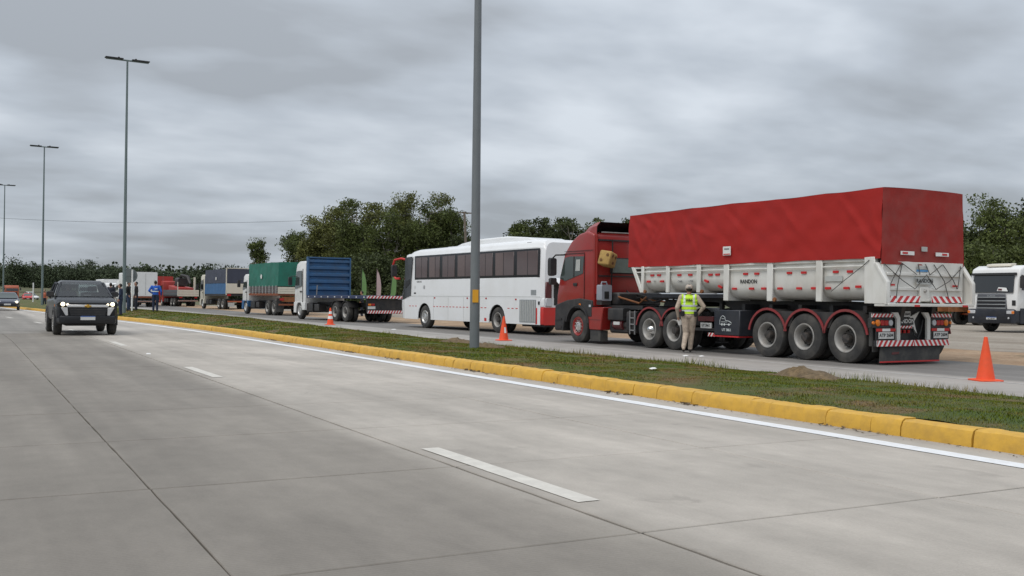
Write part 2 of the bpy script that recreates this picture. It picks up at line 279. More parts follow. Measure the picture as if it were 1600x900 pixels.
# ------------------------------------------------------------------ mesh helpers
class MB:
    def __init__(s): s.v = []; s.f = []
    def add(s, vs, fs):
        o = len(s.v); s.v += [tuple(p) for p in vs]; s.f += [tuple(i+o for i in q) for q in fs]; return s
    def box(s, x0, x1, y0, y1, z0, z1):
        return s.add([(x0,y0,z0),(x1,y0,z0),(x1,y1,z0),(x0,y1,z0),(x0,y0,z1),(x1,y0,z1),(x1,y1,z1),(x0,y1,z1)],
                     [(0,3,2,1),(4,5,6,7),(0,1,5,4),(1,2,6,5),(2,3,7,6),(3,0,4,7)])
    def prism(s, poly, axis, a0, a1):      # poly: (u,v) pairs; axis 'x': u=y v=z; 'y': u=x v=z; 'z': u=x v=y
        def P(u, v, a): return (a,u,v) if axis == 'x' else ((u,a,v) if axis == 'y' else (u,v,a))
        n = len(poly); vs = [P(u,v,a0) for u,v in poly] + [P(u,v,a1) for u,v in poly]
        return s.add(vs, [tuple(range(n)), tuple(range(2*n-1, n-1, -1))] + [(i, i+n, (i+1) % n+n, (i+1) % n) for i in range(n)])
    def panel(s, pts, t=0.01):             # flat polygon given thickness along its normal
        p = [Vector(q) for q in pts]; n = (p[1]-p[0]).cross(p[2]-p[0]).normalized()*t; k = len(p)
        return s.add([tuple(q-n*0.5) for q in p]+[tuple(q+n) for q in p], [tuple(range(k-1, -1, -1)), tuple(range(k, 2*k))]+[(i, (i+1) % k, (i+1) % k+k, i+k) for i in range(k)])
    def rings(s, rs, cap=True, closed=True):
        n = len(rs[0]); vs = [p for r in rs for p in r]; fs = []
        for i in range(len(rs)-1):
            for j in range(n if closed else n-1):
                a, b = i*n+j, i*n+(j+1) % n; fs.append((a, b, b+n, a+n))
        if cap: fs += [tuple(range(n-1, -1, -1)), tuple(range((len(rs)-1)*n, len(rs)*n))]
        return s.add(vs, fs)
    def tube(s, path, rad, seg=8):
        pts = [Vector(p) for p in path]; rs = rad if isinstance(rad, (list, tuple)) else [rad]*len(pts); out = []
        for i, p in enumerate(pts):
            d = (pts[min(i+1, len(pts)-1)]-pts[max(i-1, 0)]).normalized()
            a = d.orthogonal().normalized() if i == 0 else (a - d*a.dot(d)).normalized()
            b = d.cross(a); out.append([tuple(p+(a*math.cos(t)+b*math.sin(t))*rs[i]) for t in [2*math.pi*k/seg for k in range(seg)]])
        return s.rings(out)
    def lathe(s, prof, axis='x', c=(0,0,0), seg=24, closed=False):   # prof: (a along axis, r)
        out = []
        for a, r in prof:
            ring = []
            for k in range(seg):
                t = 2*math.pi*k/seg; u, v = r*math.cos(t), r*math.sin(t)
                q = (a,u,v) if axis == 'x' else ((u,a,v) if axis == 'y' else (u,v,a)); ring.append((q[0]+c[0], q[1]+c[1], q[2]+c[2]))
            out.append(ring)
        return s.rings(out, cap=not closed)
    def rings_open(s, prof, seg=32):
        return s.rings([[(a, r*math.cos(2*math.pi*k/seg), r*math.sin(2*math.pi*k/seg)) for k in range(seg)] for a, r in prof], cap=False)
    def rloft(s, secs, k=4):               # secs: (y, x0, x1, z0, z1, r): rounded boxes lofted along y
        out = []
        for y, x0, x1, z0, z1, r in secs:
            ring = []
            for cx, cz, a0 in ((x1-r, z1-r, 0), (x0+r, z1-r, 90), (x0+r, z0+r, 180), (x1-r, z0+r, 270)):
                for j in range(k+1):
                    t = R_(a0+90*j/k); ring.append((cx+r*math.cos(t), y, cz+r*math.sin(t)))
            out.append(ring)
        return s.rings(out)
    def zloft(s, secs, k=3):               # secs: (z, x0, x1, y0, y1, r)
        out = []
        for z, x0, x1, y0, y1, r in secs:
            ring = []
            for cx, cy, a0 in ((x1-r, y1-r, 0), (x0+r, y1-r, 90), (x0+r, y0+r, 180), (x1-r, y0+r, 270)):
                for j in range(k+1):
                    t = R_(a0+90*j/k); ring.append((cx+r*math.cos(t), cy+r*math.sin(t), z))
            out.append(ring)
        return s.rings(out)
    def arch(s, y, z, r0, r1, x0, x1, a0=0, a1=180, seg=10):         # curved plate over a wheel
        out = []
        for k in range(seg+1):
            t = R_(a0+(a1-a0)*k/seg); c_, s_ = math.cos(t), math.sin(t)
            out.append([(x0, y+r0*c_, z+r0*s_), (x1, y+r0*c_, z+r0*s_), (x1, y+r1*c_, z+r1*s_), (x0, y+r1*c_, z+r1*s_)])
        return s.rings(out)
    def mesh(s, name, m, bevel=0.0, smooth=True, seg=1):
        me = bpy.data.meshes.new(name); me.from_pydata(s.v, [], s.f); me.update()
        bm = bmesh.new(); bm.from_mesh(me)
        bmesh.ops.recalc_face_normals(bm, faces=bm.faces)
        if bevel > 0:
            es = [e for e in bm.edges if len(e.link_faces) == 2 and e.calc_face_angle(0) > R_(35)]
            try: bmesh.ops.bevel(bm, geom=es, offset=bevel, segments=seg, affect='EDGES', profile=0.5, clamp_overlap=True)
            except Exception: pass
        bm.to_mesh(me); bm.free()
        if smooth:
            for p in me.polygons: p.use_smooth = True
            me.set_sharp_from_angle(angle=R_(38))
        me.materials.append(M[m] if isinstance(m, str) else m); return me
    def build(s, name, m, parent=None, bevel=0.0, smooth=True, label=None, seg=1, loc=None):
        return link(name, s.mesh(name, m, bevel, smooth, seg), parent, label, loc)
def link(name, me, parent=None, label=None, loc=None):
    o = bpy.data.objects.new(name, me); COL.objects.link(o); o.parent = parent
    if loc: o.location = loc
    if label: o['label'] = label
    return o
def thing(name, label, cat, loc=(0,0,0), rz=0.0, group=None):
    o = bpy.data.objects.new(name, None); COL.objects.link(o); o.empty_display_size = 0.3
    o.location = loc; o.rotation_euler = (0, 0, rz); return tag(o, label, cat, group)
def tag(o, label, cat, group=None):
    o['label'] = label; o['category'] = cat
    if group: o['group'] = group
    return o
def struct(o, kind='structure'): o['kind'] = kind; return o
def text(body, size, mw, parent, m, name='lettering', ext=0.002, align='CENTER', sx=1.0):
    cu = bpy.data.curves.new('t', 'FONT'); cu.body = body; cu.size = size; cu.extrude = ext; cu.align_x = align; cu.align_y = 'CENTER'; cu.resolution_u = 2
    cu.offset = size*0.012
    to = bpy.data.objects.new('t', cu); COL.objects.link(to); dg = bpy.context.evaluated_depsgraph_get()
    me = bpy.data.meshes.new_from_object(to.evaluated_get(dg)); bpy.data.objects.remove(to); bpy.data.curves.remove(cu)
    me.transform(mw @ Matrix.Diagonal((sx, 1, 1, 1))); me.materials.clear(); me.materials.append(M[m])
    return link(name, me, parent)
def TM(loc, face):   # orientation of lettering: 'L' reads on a left side (normal -x), 'B' on a rear (normal -y), 'F' on a face looking +y
    rot = {'L': Matrix(((0,0,-1),(-1,0,0),(0,1,0))), 'B': Matrix(((1,0,0),(0,0,-1),(0,1,0))), 'F': Matrix(((-1,0,0),(0,0,1),(0,1,0)))}[face]
    return Matrix.Translation(loc) @ rot.to_4x4()
def hazard(parent, p0, du, dv, length, height, n, slant=1, flip=False, name='hazard_board'):
    # white board with slanting red bands; du along, dv up, unit vectors; facing du x dv
    p0, du, dv = Vector(p0), Vector(du), Vector(dv); nn = du.cross(dv).normalized()
    b = MB().panel([p0, p0+du*length, p0+du*length+dv*height, p0+dv*height], 0.008).build(name, 'refl_white', parent)
    mb = MB(); st = length/n; off = nn*0.0095
    for i in range(n+1):
        a = (i-0.5)*st; pts = []
        sk = st*0.55*slant
        for u, v in ((a-sk/2, 0), (a+st*0.5-sk/2, 0), (a+st*0.5+sk/2, 1), (a+sk/2, 1)):
            pts.append((min(max(u, 0.0), length), v))
        if abs(pts[0][0]-pts[1][0]) < 1e-4 and abs(pts[2][0]-pts[3][0]) < 1e-4: continue
        q = [p0+du*u+dv*(height*v)+off for u, v in pts]
        mb.panel(q, 0.002)
    mb.build('red_bands', 'red_sign', b, smooth=False)
    return b
# wheel meshes, cached
WC = {}
def wheel(parent, x, y, R=0.52, w=0.30, side=-1, style='grey', dual=False, name='wheel'):
    """wheel whose outer face lies at x; side -1: outer face looks to -x"""
    key = (R, w, style, dual)
    if key not in WC:
        rr = R*0.56 if R > 0.42 else R*0.64
        ty = MB(); W = w
        def tyre_prof(a):
            return [(a+0.015, rr), (a-0.0, rr+0.03), (a-0.004, R*0.80), (a+0.02, R*0.955), (a+0.05, R*0.995), (a+W/2, R), (a+W-0.05, R*0.995), (a+W-0.02, R*0.955), (a+W, R*0.8), (a+W-0.015, rr)]
        pr = tyre_prof(0); ty.lathe(pr+[pr[0]], seg=36, closed=True)
        if dual: pr = tyre_prof(W+0.06); ty.lathe(pr+[pr[0]], seg=30, closed=True)
        t = ty.mesh('tyre', 'tyre')
        rb = MB(); d = 0.19 if style in ('grey', 'cone') else (0.05 if R > 0.42 else 0.03)
        rim_prof = [(0.012, rr+0.012), (-0.004, rr+0.004), (-0.002, rr-0.016), (0.02, rr-0.035), (d*0.35, rr-0.055), (d*0.85, rr-0.075), (d+0.004, rr*0.68)]
        rb.rings_open(rim_prof); r_ = rb.mesh('rim', {'grey': 'rim_grey', 'cone': 'rim_grey', 'bright': 'rim_bright', 'car': 'rim_grey', 'dark': 'hub_dark', 'redhub': 'red_paint'}[style])
        hb = MB()
        if style == 'cone': hb.lathe([(d-0.01, rr*0.52), (d-0.05, rr*0.5), (-0.02, rr*0.22), (-0.035, rr*0.12)], seg=20)
        elif R > 0.42:
            hb.lathe([(d-0.005, rr*0.52), (d-0.04, rr*0.50), (d-0.05, rr*0.36), (0.03, rr*0.34), (0.01, rr*0.32), (0.004, rr*0.2)], seg=20)
        else: hb.lathe([(d, rr*0.3), (d-0.03, rr*0.28)], seg=12)
        dc = MB().rings_open([(d, rr*0.70), (d-0.012, rr*0.5), (d, rr*0.42), (d+0.02, rr*0.2)]).mesh('wheel_disc', {'grey': 'rim_disc_shaded', 'cone': 'rim_disc_shaded', 'dark': 'hub_dark', 'redhub': 'red_paint'}.get(style, 'rim_grey'))
        nut = MB(); nn_ = 10 if R > 0.42 else 5
        for k in range(nn_):
            t_ = 2*math.pi*k/nn_; hb.lathe([(d, 0.02), (d-0.05, 0.016)], c=(0, rr*0.62*math.cos(t_), rr*0.62*math.sin(t_)), seg=6)
        hv = MB(); k0 = rr*0.70
        for k in range(nn_):   # hand holes
            t_ = 2*math.pi*(k+0.5)/nn_; hv.lathe([(d+0.012, rr*0.085), (d-0.012, rr*0.085)], c=(0, k0*math.cos(t_)*1.0, k0*math.sin(t_)), seg=8)
        h_ = hb.mesh('hub', 'chrome' if style == 'cone' else ('rim_bright' if style in ('bright', 'redhub') else ('car' == style and 'rim_grey' or 'hub_dark')))
        v_ = hv.mesh('hand_holes', 'ink')
        WC[key] = (t, r_, h_, v_, dc)
    t, r_, h_, v_, dc = WC[key]
    o = link(name, h_, parent); o.location = (x, y, R); o.rotation_euler = (rnd.uniform(0, 6.28), 0, 0) if side < 0 else (rnd.uniform(0, 6.28), 0, math.pi)
    link('tyre', t, o); link('rim', r_, o); link('wheel_disc', dc, o)
    if R > 0.42: struct(link('hand_holes', v_, o), 'stuff')
    return o
def px(x, y, z=0.0):     # world point on height z seen at photo pixel (x,y): used once to lay out the site
    d = R3*((x-800)/1600.0)+U3*((450-y)/1600.0)+F2; t = (z-CAM_H)/d.z; return Vector((0, 0, CAM_H))+d*t
def at(x, depth, z=0.0):  # world point at a given distance along the view axis, on height z
    p = Vector((0, 0, CAM_H))+(R3*((x-800)/1600.0)+F2)*depth; return Vector((p.x, p.y, z))

# ------------------------------------------------------------------ ground, roads, median
def cN(y):   # the near carriageway bends gently to the left far out
    if y < 30: return 0.0
    if y < 55: return -(y-30)**2/660.0
    return -625/660.0-0.0757*(y-55)
def cF(y):   # the far carriageway bears slightly right
    return 0.0 if y < 60 else (0.04*(y-60)**2/60 if y < 90 else 0.6+0.04*(y-90))
def sheet(name, xs, ys, z, m, cfun, parent=None, kind=True, zfun=None):
    vs = []; fs = []; nx = len(xs)
    for y in ys:
        for x in xs: vs.append((x+cfun(y), y, zfun(x, y) if zfun else z))
    for j in range(len(ys)-1):
        for i in range(nx-1): a = j*nx+i; fs.append((a, a+1, a+1+nx, a+nx))
    me = bpy.data.meshes.new(name); me.from_pydata(vs, [], fs); me.update(); me.materials.append(M[m])
    o = link(name, me, parent)
    if kind and not parent: struct(o)
    return o
YS = [-30, 0, 20, 30]+[30+2.5*k for k in range(1, 12)]+[65, 80, 100, 130, 170, 220, 300, 420]
g = MB(); g.add([(-3000,-500,-0.12),(3000,-500,-0.12),(3000,4500,-0.12),(-3000,4500,-0.12)], [(0,1,2,3)])
struct(g.build('ground', 'field', smooth=False))
XE = [-8.25, -5.9, -3.55, -1.2, 1.12, 3.40, 5.86, 8.20]
Y0, DY, NEARROWS = 4.80, 2.52, 14
ROWS = [Y0+DY*k for k in range(-4, NEARROWS)]
YFAR = ROWS[-1]
road = sheet('road', [-8.3, 8.6], [-30]+[y for y in YS if y > -30 and y < 400]+[400], -0.035, 'joint', cN)
sheet('far_pavement', [-8.25, 0, 8.20], [YFAR+0.006]+[y for y in YS if y > YFAR+0.5], 0.0, 'concrete_far', cN, road)
sheet('rear_pavement', [-8.25, 0, 8.20], [-30, ROWS[0]-0.006], 0.0, 'concrete_far', cN, road)
for r in range(len(ROWS)-1):
    for i in range(len(XE)-1):
        ga = 0.008
        gx = {4: .0042, 5: .012, 6: .0085}
        x0, x1, y0, y1 = XE[i]+gx.get(i, ga), XE[i+1]-gx.get(i+1, ga), ROWS[r]+ga*1.3, ROWS[r+1]-ga*1.3
        if x1 < y0*-0.2-2.5: continue
        zt = rnd.uniform(-0.0025, 0.0)
        n_ = 10; b = 0.005; loop = []
        for k_ in range(n_+1): f_ = k_/n_; loop.append((x0+cN(y0+(y1-y0)*f_)+rnd.uniform(-.002, .0035)*(1.6 if i == 5 else 1), y0+(y1-y0)*f_))
        for k_ in range(5): f_ = k_/4; loop.append((x0+.01+(x1-x0-.02)*f_+cN(y1), y1+rnd.uniform(-.003, .002)))
        for k_ in range(n_, -1, -1): f_ = k_/n_; loop.append((x1+cN(y0+(y1-y0)*f_)+rnd.uniform(-.0035, .002)*(1.6 if i == 4 else 1), y0+(y1-y0)*f_))
        for k_ in range(4, -1, -1): f_ = k_/4; loop.append((x0+.01+(x1-x0-.02)*f_+cN(y0), y0+rnd.uniform(-.002, .003)))
        mx_ = sum(p[0] for p in loop)/len(loop); my_ = (y0+y1)/2; N_ = len(loop); sx_, sy_ = 1-2*b/(x1-x0), 1-2*b/(y1-y0)
        vs = [(x, y, -.04) for x, y in loop]+[(x, y, zt-b) for x, y in loop]+[(mx_+(x-mx_)*sx_, my_+(y-my_)*sy_, zt) for x, y in loop]
        fs = [tuple(range(3*N_-1, 2*N_-1, -1))]+[(l*N_+k_, l*N_+(k_+1) % N_, (l+1)*N_+(k_+1) % N_, (l+1)*N_+k_) for l in (0, 1) for k_ in range(N_)]
        mb = MB(); mb.v = vs; mb.f = fs; mb.build('slab', 'concrete', road, smooth=False)
def stripe(name, x0, x1, y0, y1, z, m, cf, parent, n=1, wob=0.0):
    ys = [y0+(y1-y0)*k/n for k in range(n+1)]
    vs = []
    for y in ys: vs += [(x0+cf(y)+rnd.uniform(-wob, wob), y, z), (x1+cf(y)+rnd.uniform(-wob, wob), y, z)]
    me = bpy.data.meshes.new(name); me.from_pydata(vs, [], [(2*k, 2*k+1, 2*k+3, 2*k+2) for k in range(n)]); me.update(); me.materials.append(M[m]); return link(name, me, parent)
stripe('edge_marking', 7.50, 7.72, -20, 180, 0.004, 'white_line', cN, road, 260, 0.006)
for k in range(8):
    y0 = 5.68+11.2*k; stripe('lane_marking', 3.52, 3.69, y0, y0+2.6, 0.0045, 'dash_line', cN, road, 10, 0.003)
    if k == 2:
        p = Vector((3.6+cN(y0-4), y0-4.0, 0)); MB().zloft([(0.0, p.x-.05, p.x+.05, p.y-.05, p.y+.05, .01), (0.02, p.x-.035, p.x+.035, p.y-.035, p.y+.035, .01)]).build('road_stud', 'refl_white', road)
# far carriageway, verge and lorry park
YS2 = [-30, 0, 30, 60, 66, 72, 78, 84, 90, 120, 160, 220, 300]
back = sheet('back_road', [13.2, 16, 20.0], YS2, 0.0, 'concrete_back', cF)
stripe('edge_marking', 15.36, 15.47, -20, 160, 0.004, 'edge_line', cF, back, 90, 0.008)
verge_ys = [-30+1.2*k for k in range(140)]+[150, 220, 300]
def z_verge(x, y): 
    t = (x-19.6)/4.0; return -0.02+0.10*max(0, min(1, t))+0.05*noise.noise((x*1.3, y*0.6, 2.0))*min(1, max(0, t*2))
sheet('dirt_verge', [19.6+0.3*k for k in range(15)], verge_ys, 0, 'dirt_verge', lambda y: cF(y)+0.10*noise.noise((y*0.5, 1.0, 0)), zfun=z_verge)
sheet('lorry_park', [22.6, 40, 75], [-10, 20, 60, 100, 140], 0.03, 'gravel_lot', cF)
# grassy median
def amp(y): return 0.05 if y < 22 else (0.30 if y > 48 else 0.05+0.25*(y-22)/26.0)
def z_med(t, y, X):
    z = 0.155*(1-t)+amp(y)*math.sin(math.pi*min(1, max(0, t))**0.85)+0.03*noise.noise((X*0.8, y*0.5, 5.0))+0.018*noise.noise((X*2.6, y*2.1, 1.0))
    return z-0.02 if t > 0.97 else z
def med_x(t, y): return 8.42+cN(y)+(13.30+cF(y)-8.42-cN(y))*t
NT = 26; mys = [-6+0.3*k for k in range(260)]+[72+2*k for k in range(60)]
vs = []; fs = []
for y in mys:
    for i in range(NT+1):
        t = i/NT; X = med_x(t, y)+(0.10*noise.noise((y*0.9, 3.0, 0)) if i == NT else 0); vs.append((X, y, z_med(t, y, X)))
for j in range(len(mys)-1):
    for i in range(NT): a = j*(NT+1)+i; fs.append((a, a+1, a+NT+2, a+NT+1))
me = bpy.data.meshes.new('median'); me.from_pydata(vs, [], fs); me.update(); me.materials.append(M['grass_ground'])
for p in me.polygons: p.use_smooth = True
struct(link('median', me))
# kerb of painted blocks
kerb = struct(MB().box(8.22, 8.40, -10, 60, -0.03, 0.02).build('kerb', 'soil'))
y = 3.2; blocks = []
pat = [0.50, 0.32, 0.72, 0.36, 0.70, 0.52, 0.75, 0.40, 0.62, 0.34]
k = 0
while y < 112:
    L_ = (pat[k % 10]*rnd.uniform(0.92, 1.08))*(1.0 if y < 30 else 2.6)
    x = 8.17+cN(y)+rnd.uniform(-0.007, 0.007); dz = rnd.uniform(-0.006, 0.006)-.008; x2 = 8.17+cN(y+L_)+rnd.uniform(-0.007, 0.007)
    prof = [(0.0, -0.03), (0.010, 0.10), (0.035, 0.158), (0.075, 0.176), (0.235, 0.176), (0.25, -0.03)]
    gap = 0.0015 if rnd.random() < 0.9 else 0.014
    ring = []; n = 5
    for j in range(n+1):
        f_ = j/n; yy = y+gap+(L_-2*gap)*f_; sh = 0.002 if j in (0, n) else 0.0
        ring.append([(x+(x2-x)*f_+u+rnd.uniform(-0.004, 0.004)+sh, yy, v+dz+rnd.uniform(-0.005, 0.005)-sh*0.7) for u, v in prof])
    MB().rings(ring).build('kerb_block', 'kerb_yellow', kerb)
    y += L_; k += 1
rr = [[(8.17+cN(yy)+u, yy, v) for u, v in prof] for yy in (y+0.01, 130, 160, 200)]
MB().rings(rr).build('kerb_run', 'kerb_yellow', kerb)

# ------------------------------------------------------------------ red tarpaulin semi-trailer
CREASES = [(9.1, 3.6, 8.5, 2.5, .05), (8.9, 3.65, 7.9, 3.2, .035), (8.6, 3.66, 8.0, 2.9, .04), (7.6, 3.66, 7.0, 2.5, .045), (7.6, 3.66, 8.3, 2.6, .03), (6.9, 3.6, 6.2, 2.5, .04), (6.6, 3.3, 5.5, 2.9, .03), (6.2, 3.66, 6.0, 2.4, .03), (5.3, 3.66, 4.4, 2.9, .03), (4.6, 3.66, 4.7, 2.4, .022), (3.3, 3.66, 2.6, 2.9, .03), (3.0, 3.66, 3.1, 2.4, .022), (1.5, 3.66, .6, 2.7, .04), (1.4, 3.66, 1.3, 2.4, .025), (.9, 2.9, .3, 2.35, .045), (.6, 3.4, .3, 2.6, .035)]
def crease(y, z):
    a = 0
    for ya, za, yb, zb, m_ in CREASES:
        dy, dz = yb-ya, zb-za; L2 = dy*dy+dz*dz; t = ((y-ya)*dy+(z-za)*dz)/L2
        if t < -.05 or t > 1.05: continue
        d = ((y-ya)*dz-(z-za)*dy)/math.sqrt(L2); f_ = math.sin(math.pi*max(0, min(1, t)))**.5
        a += .55*m_*f_*(math.exp(-(d/.055)**2)-.6*math.exp(-((d-.12)/.08)**2))
    return a
def tarp_shell(x0, x1, y0, y1, z0, z1, seed=0.0, fold=0.03, zrear=None, step=0.12, sag=0.03):
    """closed cloth over a load: four walls and a roof with folds; returns MB (side/front/roof) and MB (rear)"""
    def off(u, v, s):
        a = noise.noise((u*0.9+seed, v*0.7, s))*fold*1.2+noise.noise((u*2.1+v*1.6+seed, v*1.1-u*0.6, s+4))*fold
        a += abs(noise.noise((u*1.4-v*1.8+seed*2, v*0.5, s+9)))*fold*1.3
        a += math.sin(v*14+u*0.4)*0.0025
        if seed == 1.7 and s < 2.5: a += crease(u, v)
        return a
    def top(y): return z1+0.022*noise.noise((y*0.8+seed, 0.3, 0))-sag*abs(math.sin((y-y0)*math.pi/1.55))*0.45
    def bot(y): return z0+0.022*noise.noise((y*1.1+seed, 7.3, 0))
    A = MB(); B = MB()
    ny = max(4, int((y1-y0)/step)); nz = max(4, int((z1-z0)/step)); nx = max(4, int((x1-x0)/step))
    def grid(mb, fn, n, m_):
        mb.add([fn(i/n, j/m_) for i in range(n+1) for j in range(m_+1)], [(i*(m_+1)+j, (i+1)*(m_+1)+j, (i+1)*(m_+1)+j+1, i*(m_+1)+j+1) for i in range(n) for j in range(m_)])
    def edge(v): return 1-max(0, (v-0.9)/0.1)*0.6
    def side(xs, sg, s):
        def fn(u, v):
            y = y0+(y1-y0)*u; zb, zt = bot(y), top(y); z = zb+(zt-zb)*v
            return (xs+sg*off(y, z, s)*edge(v)+sg*(-0.05*v), y, z)
        return fn
    grid(A, side(x0, -1, 1.0), ny, nz); grid(A, side(x1, 1, 2.0), ny, nz)
    grid(A, lambda u, v: (x0+0.05+(x1-x0-0.1)*u, y0+(y1-y0)*v, top(y0+(y1-y0)*v)+0.025*math.sin(math.pi*u)**0.6), nx, ny)
    def end(yc, sg, s, zb):
        def fn(u, v):
            xx = x0+(x1-x0)*u; z = zb+(top(yc)-zb)*v
            zz_ = z+(0.025*math.sin(math.pi*u)**0.6)*v
            return (xx+(0.05*v)*(1-2*u), yc+sg*off(xx+11, z, s)*edge(v)*0.8*(1 if 0.02 < u < 0.98 else 0.2), zz_)
        return fn
    grid(A, end(y1, 1, 3.0, z0), nx, nz); grid(B, end(y0, -1, 5.0, zrear if zrear else z0), nx, nz)
    return A, B
def fix_normals(o):
    bm = bmesh.new(); bm.from_mesh(o.data); bmesh.ops.remove_doubles(bm, verts=bm.verts, dist=0.002); bmesh.ops.recalc_face_normals(bm, faces=bm.faces); bm.to_mesh(o.data); bm.free(); return o

HEAD = R_(1.5); TP = Vector((16.85, 15.0, 0)); TW = 2.65
def tp(y, x=0.0, z=0.0): return TP+Matrix.Rotation(HEAD, 3, 'Z') @ Vector((x, y, z))
T = thing('semi_trailer', 'white three-axle tipper trailer under a tall red tarpaulin, hitched to the red tractor unit', 'trailer', TP, HEAD)
A, B = tarp_shell(0.0, TW, 0.27, 9.2, 2.25, 3.74, 1.7, 0.026, zrear=2.13, step=0.065)
tarp = A.build('tarpaulin', 'tarp_red', T); B.build('rear_flap', 'tarp_red_rear', tarp)
# half-pipe body
def hull(y0, y1, zb):
    prof = [(0.07, 2.26), (0.07, 1.90), (0.075, zb+.30), (0.11, zb+.20), (0.18, zb+.11), (0.30, zb+.045), (0.50, zb+.01), (0.9, zb)]
    ring = lambda y: [(x, y, z) for x, z in prof]+[(TW-x, y, z) for x, z in prof[::-1]]
    return MB().rings([ring(y0), ring(y1)], cap=True)
hull(0.60, 5.05, 1.36).build('body_shell', 'white_body', T)
hull(5.05, 8.62, 1.555).build('body_shell', 'white_body', T)
MB().prism([(8.60, 1.55), (8.64, 1.55), (9.08, 2.26), (9.04, 2.26)], 'x', 0.06, TW-0.06).build('front_wall', 'white_body', T)
MB().prism([(8.50, 1.53), (8.64, 1.53), (9.06, 2.25), (8.92, 2.25)], 'x', 0.0, 0.05).build('corner_post', 'white_body', T, bevel=0.008)
for x in (0.02, TW-0.08):
    MB().box(x, x+0.06, 0.6, 8.9, 2.195, 2.27).build('top_rail', 'white_body', T, bevel=0.01)
    MB().tube([(x-0.0 if x < 1 else x+0.06, 0.7, 2.10), (x-0.0 if x < 1 else x+0.06, 8.85, 2.10)], 0.018, 6).build('tie_rail', 'white_body', T)
POSTS = [(8.52, 1.53, .12), (7.40, 1.53, .15), (6.12, 1.53, .16), (5.06, 1.33, .19), (3.53, 1.33, .19), (1.98, 1.33, .19)]
for y, zb, w in POSTS:
    MB().box(-0.012, 0.035, y-w/2, y+w/2, zb, 2.262).build('side_post', 'white_body', T, bevel=0.012)
    MB().box(TW-0.035, TW+0.012, y-w/2, y+w/2, zb, 2.262).build('side_post', 'white_body', T, bevel=0.012)
    MB().box(0.035, 0.95, y-0.02, y+0.02, zb+0.004, 1.94).build('web_plate', 'white_body', T)
    MB().box(TW-0.95, TW-0.035, y-0.02, y+0.02, zb+0.004, 1.94).build('web_plate', 'white_body', T)
for y in (8.42, 6.0, 3.38):
    MB().lathe([(0.0, 0.05), (0.03, 0.055), (0.06, 0.04)], c=(-0.01, y, 1.56 if y > 5 else 1.37), seg=8).build('lashing_ring', 'brown_skid', T)
# rear posts, flared cheeks, tailgate
for sx, xa, xb in ((1, -0.015, 0.10), (-1, TW-0.10, TW+0.015)):
    MB().box(xa, xb, 0.42, 0.70, 1.30, 2.29).build('rear_post', 'white_body', T, bevel=0.012)
    xo = 0.0 if sx > 0 else TW
    MB().prism([(0.42, 2.16), (0.34, 2.14), (0.06, 1.74), (0.06, 1.30), (0.42, 1.30)], 'x', xo-sx*0.06, xo-sx*0.02).build('tail_cheek', 'white_body', T, bevel=0.006)
    MB().prism([(0.33, 2.17), (0.04, 1.76), (0.04, 1.29), (0.10, 1.29), (0.10, 1.74), (0.38, 2.15)], 'x', xo-sx*0.09, xo+sx*0.02).build('cheek_flange', 'white_body', T, bevel=0.006)
MB().box(0.04, TW-0.04, 0.26, 0.32, 1.34, 2.2).build('tailgate', 'white_body', T, bevel=0.006)
MB().box(-0.05, TW+0.05, 0.03, 0.40, 1.245, 1.31).build('tail_sill', 'white_body', T, bevel=0.01)
for z in (1.93, 1.62, 1.40): MB().box(0.14, TW-0.14, 0.215, 0.258, z-0.03, z+0.03).build('tailgate_rib', 'white_body', T, bevel=0.006)
MB().box(1.13, 1.42, 0.19, 0.257, 1.36, 1.66).build('latch_plate', 'white_body', T, bevel=0.01)
MB().lathe([(0.15, 0.03), (0.19, 0.045)], axis='y', c=(1.27, 0, 1.58), seg=8).build('latch_bolt', 'rim_grey', T)
pl = MB().box(1.02, 1.52, 0.19, 0.20, 1.72, 1.87).build('name_plate', 'sticker_grey', T); text('RANDON', 0.115, TM((1.27, 0.188, 1.795), 'B'), pl, 'ink', sx=1.05)
MB().box(1.07, 1.43, 0.238, 0.245, 2.05, 2.11).build('sticker', 'sticker_grey', T); MB().box(1.07, 1.43, 0.236, 0.245, 1.995, 2.035).build('sticker', 'sticker_blue', T)
hazard(T, (0.16, 0.205, 1.335), (1, 0, 0), (0, 0, 1), 0.98, 0.135, 5, 1.2); hazard(T, (1.50, 0.205, 1.335), (1, 0, 0), (0, 0, 1), 1.0, 0.135, 5, -1.2)
for x, z in ((0.2, 1.70), (2.2, 1.70), (0.75, 1.262), (2.3, 1.262)):
    MB().box(x, x+0.16, 0.018 if z < 1.4 else 0.208, 0.028 if z < 1.4 else 0.215, z-0.02, z+0.02).build('reflector', 'refl_red', T)
# lashing ropes across the tailgate, one zigzag
for xs in ([(0.06, 0.24, 2.14), (0.55, .18, 1.80), (0.95, .18, 1.62), (1.30, .17, 1.93), (1.62, .18, 1.62), (2.05, .18, 1.80), (2.56, 0.24, 2.12)],
           [(0.60, 0.24, 2.16), (0.30, .19, 1.86), (0.17, .19, 1.66)], [(0.62, 0.24, 2.16), (0.42, .19, 1.7), (0.38, .19, 1.42)], [(0.62, .24, 2.16), (1.0, .18, 1.93)], [(1.12, .24, 2.16), (1.1, .18, 1.93)], [(1.35, .24, 2.16), (1.42, .18, 1.93)],
           [(1.9, .24, 2.16), (1.42, .18, 1.93)], [(1.62, .24, 2.16), (1.9, .19, 1.8), (2.05, .19, 1.42)], [(1.92, .24, 2.16), (2.2, .19, 1.82), (2.32, .19, 1.64)], [(2.5, .24, 2.14), (2.38, .19, 1.80), (2.34, .19, 1.64)]):
    MB().tube(xs, 0.009, 5).build('rope', 'rope', T)
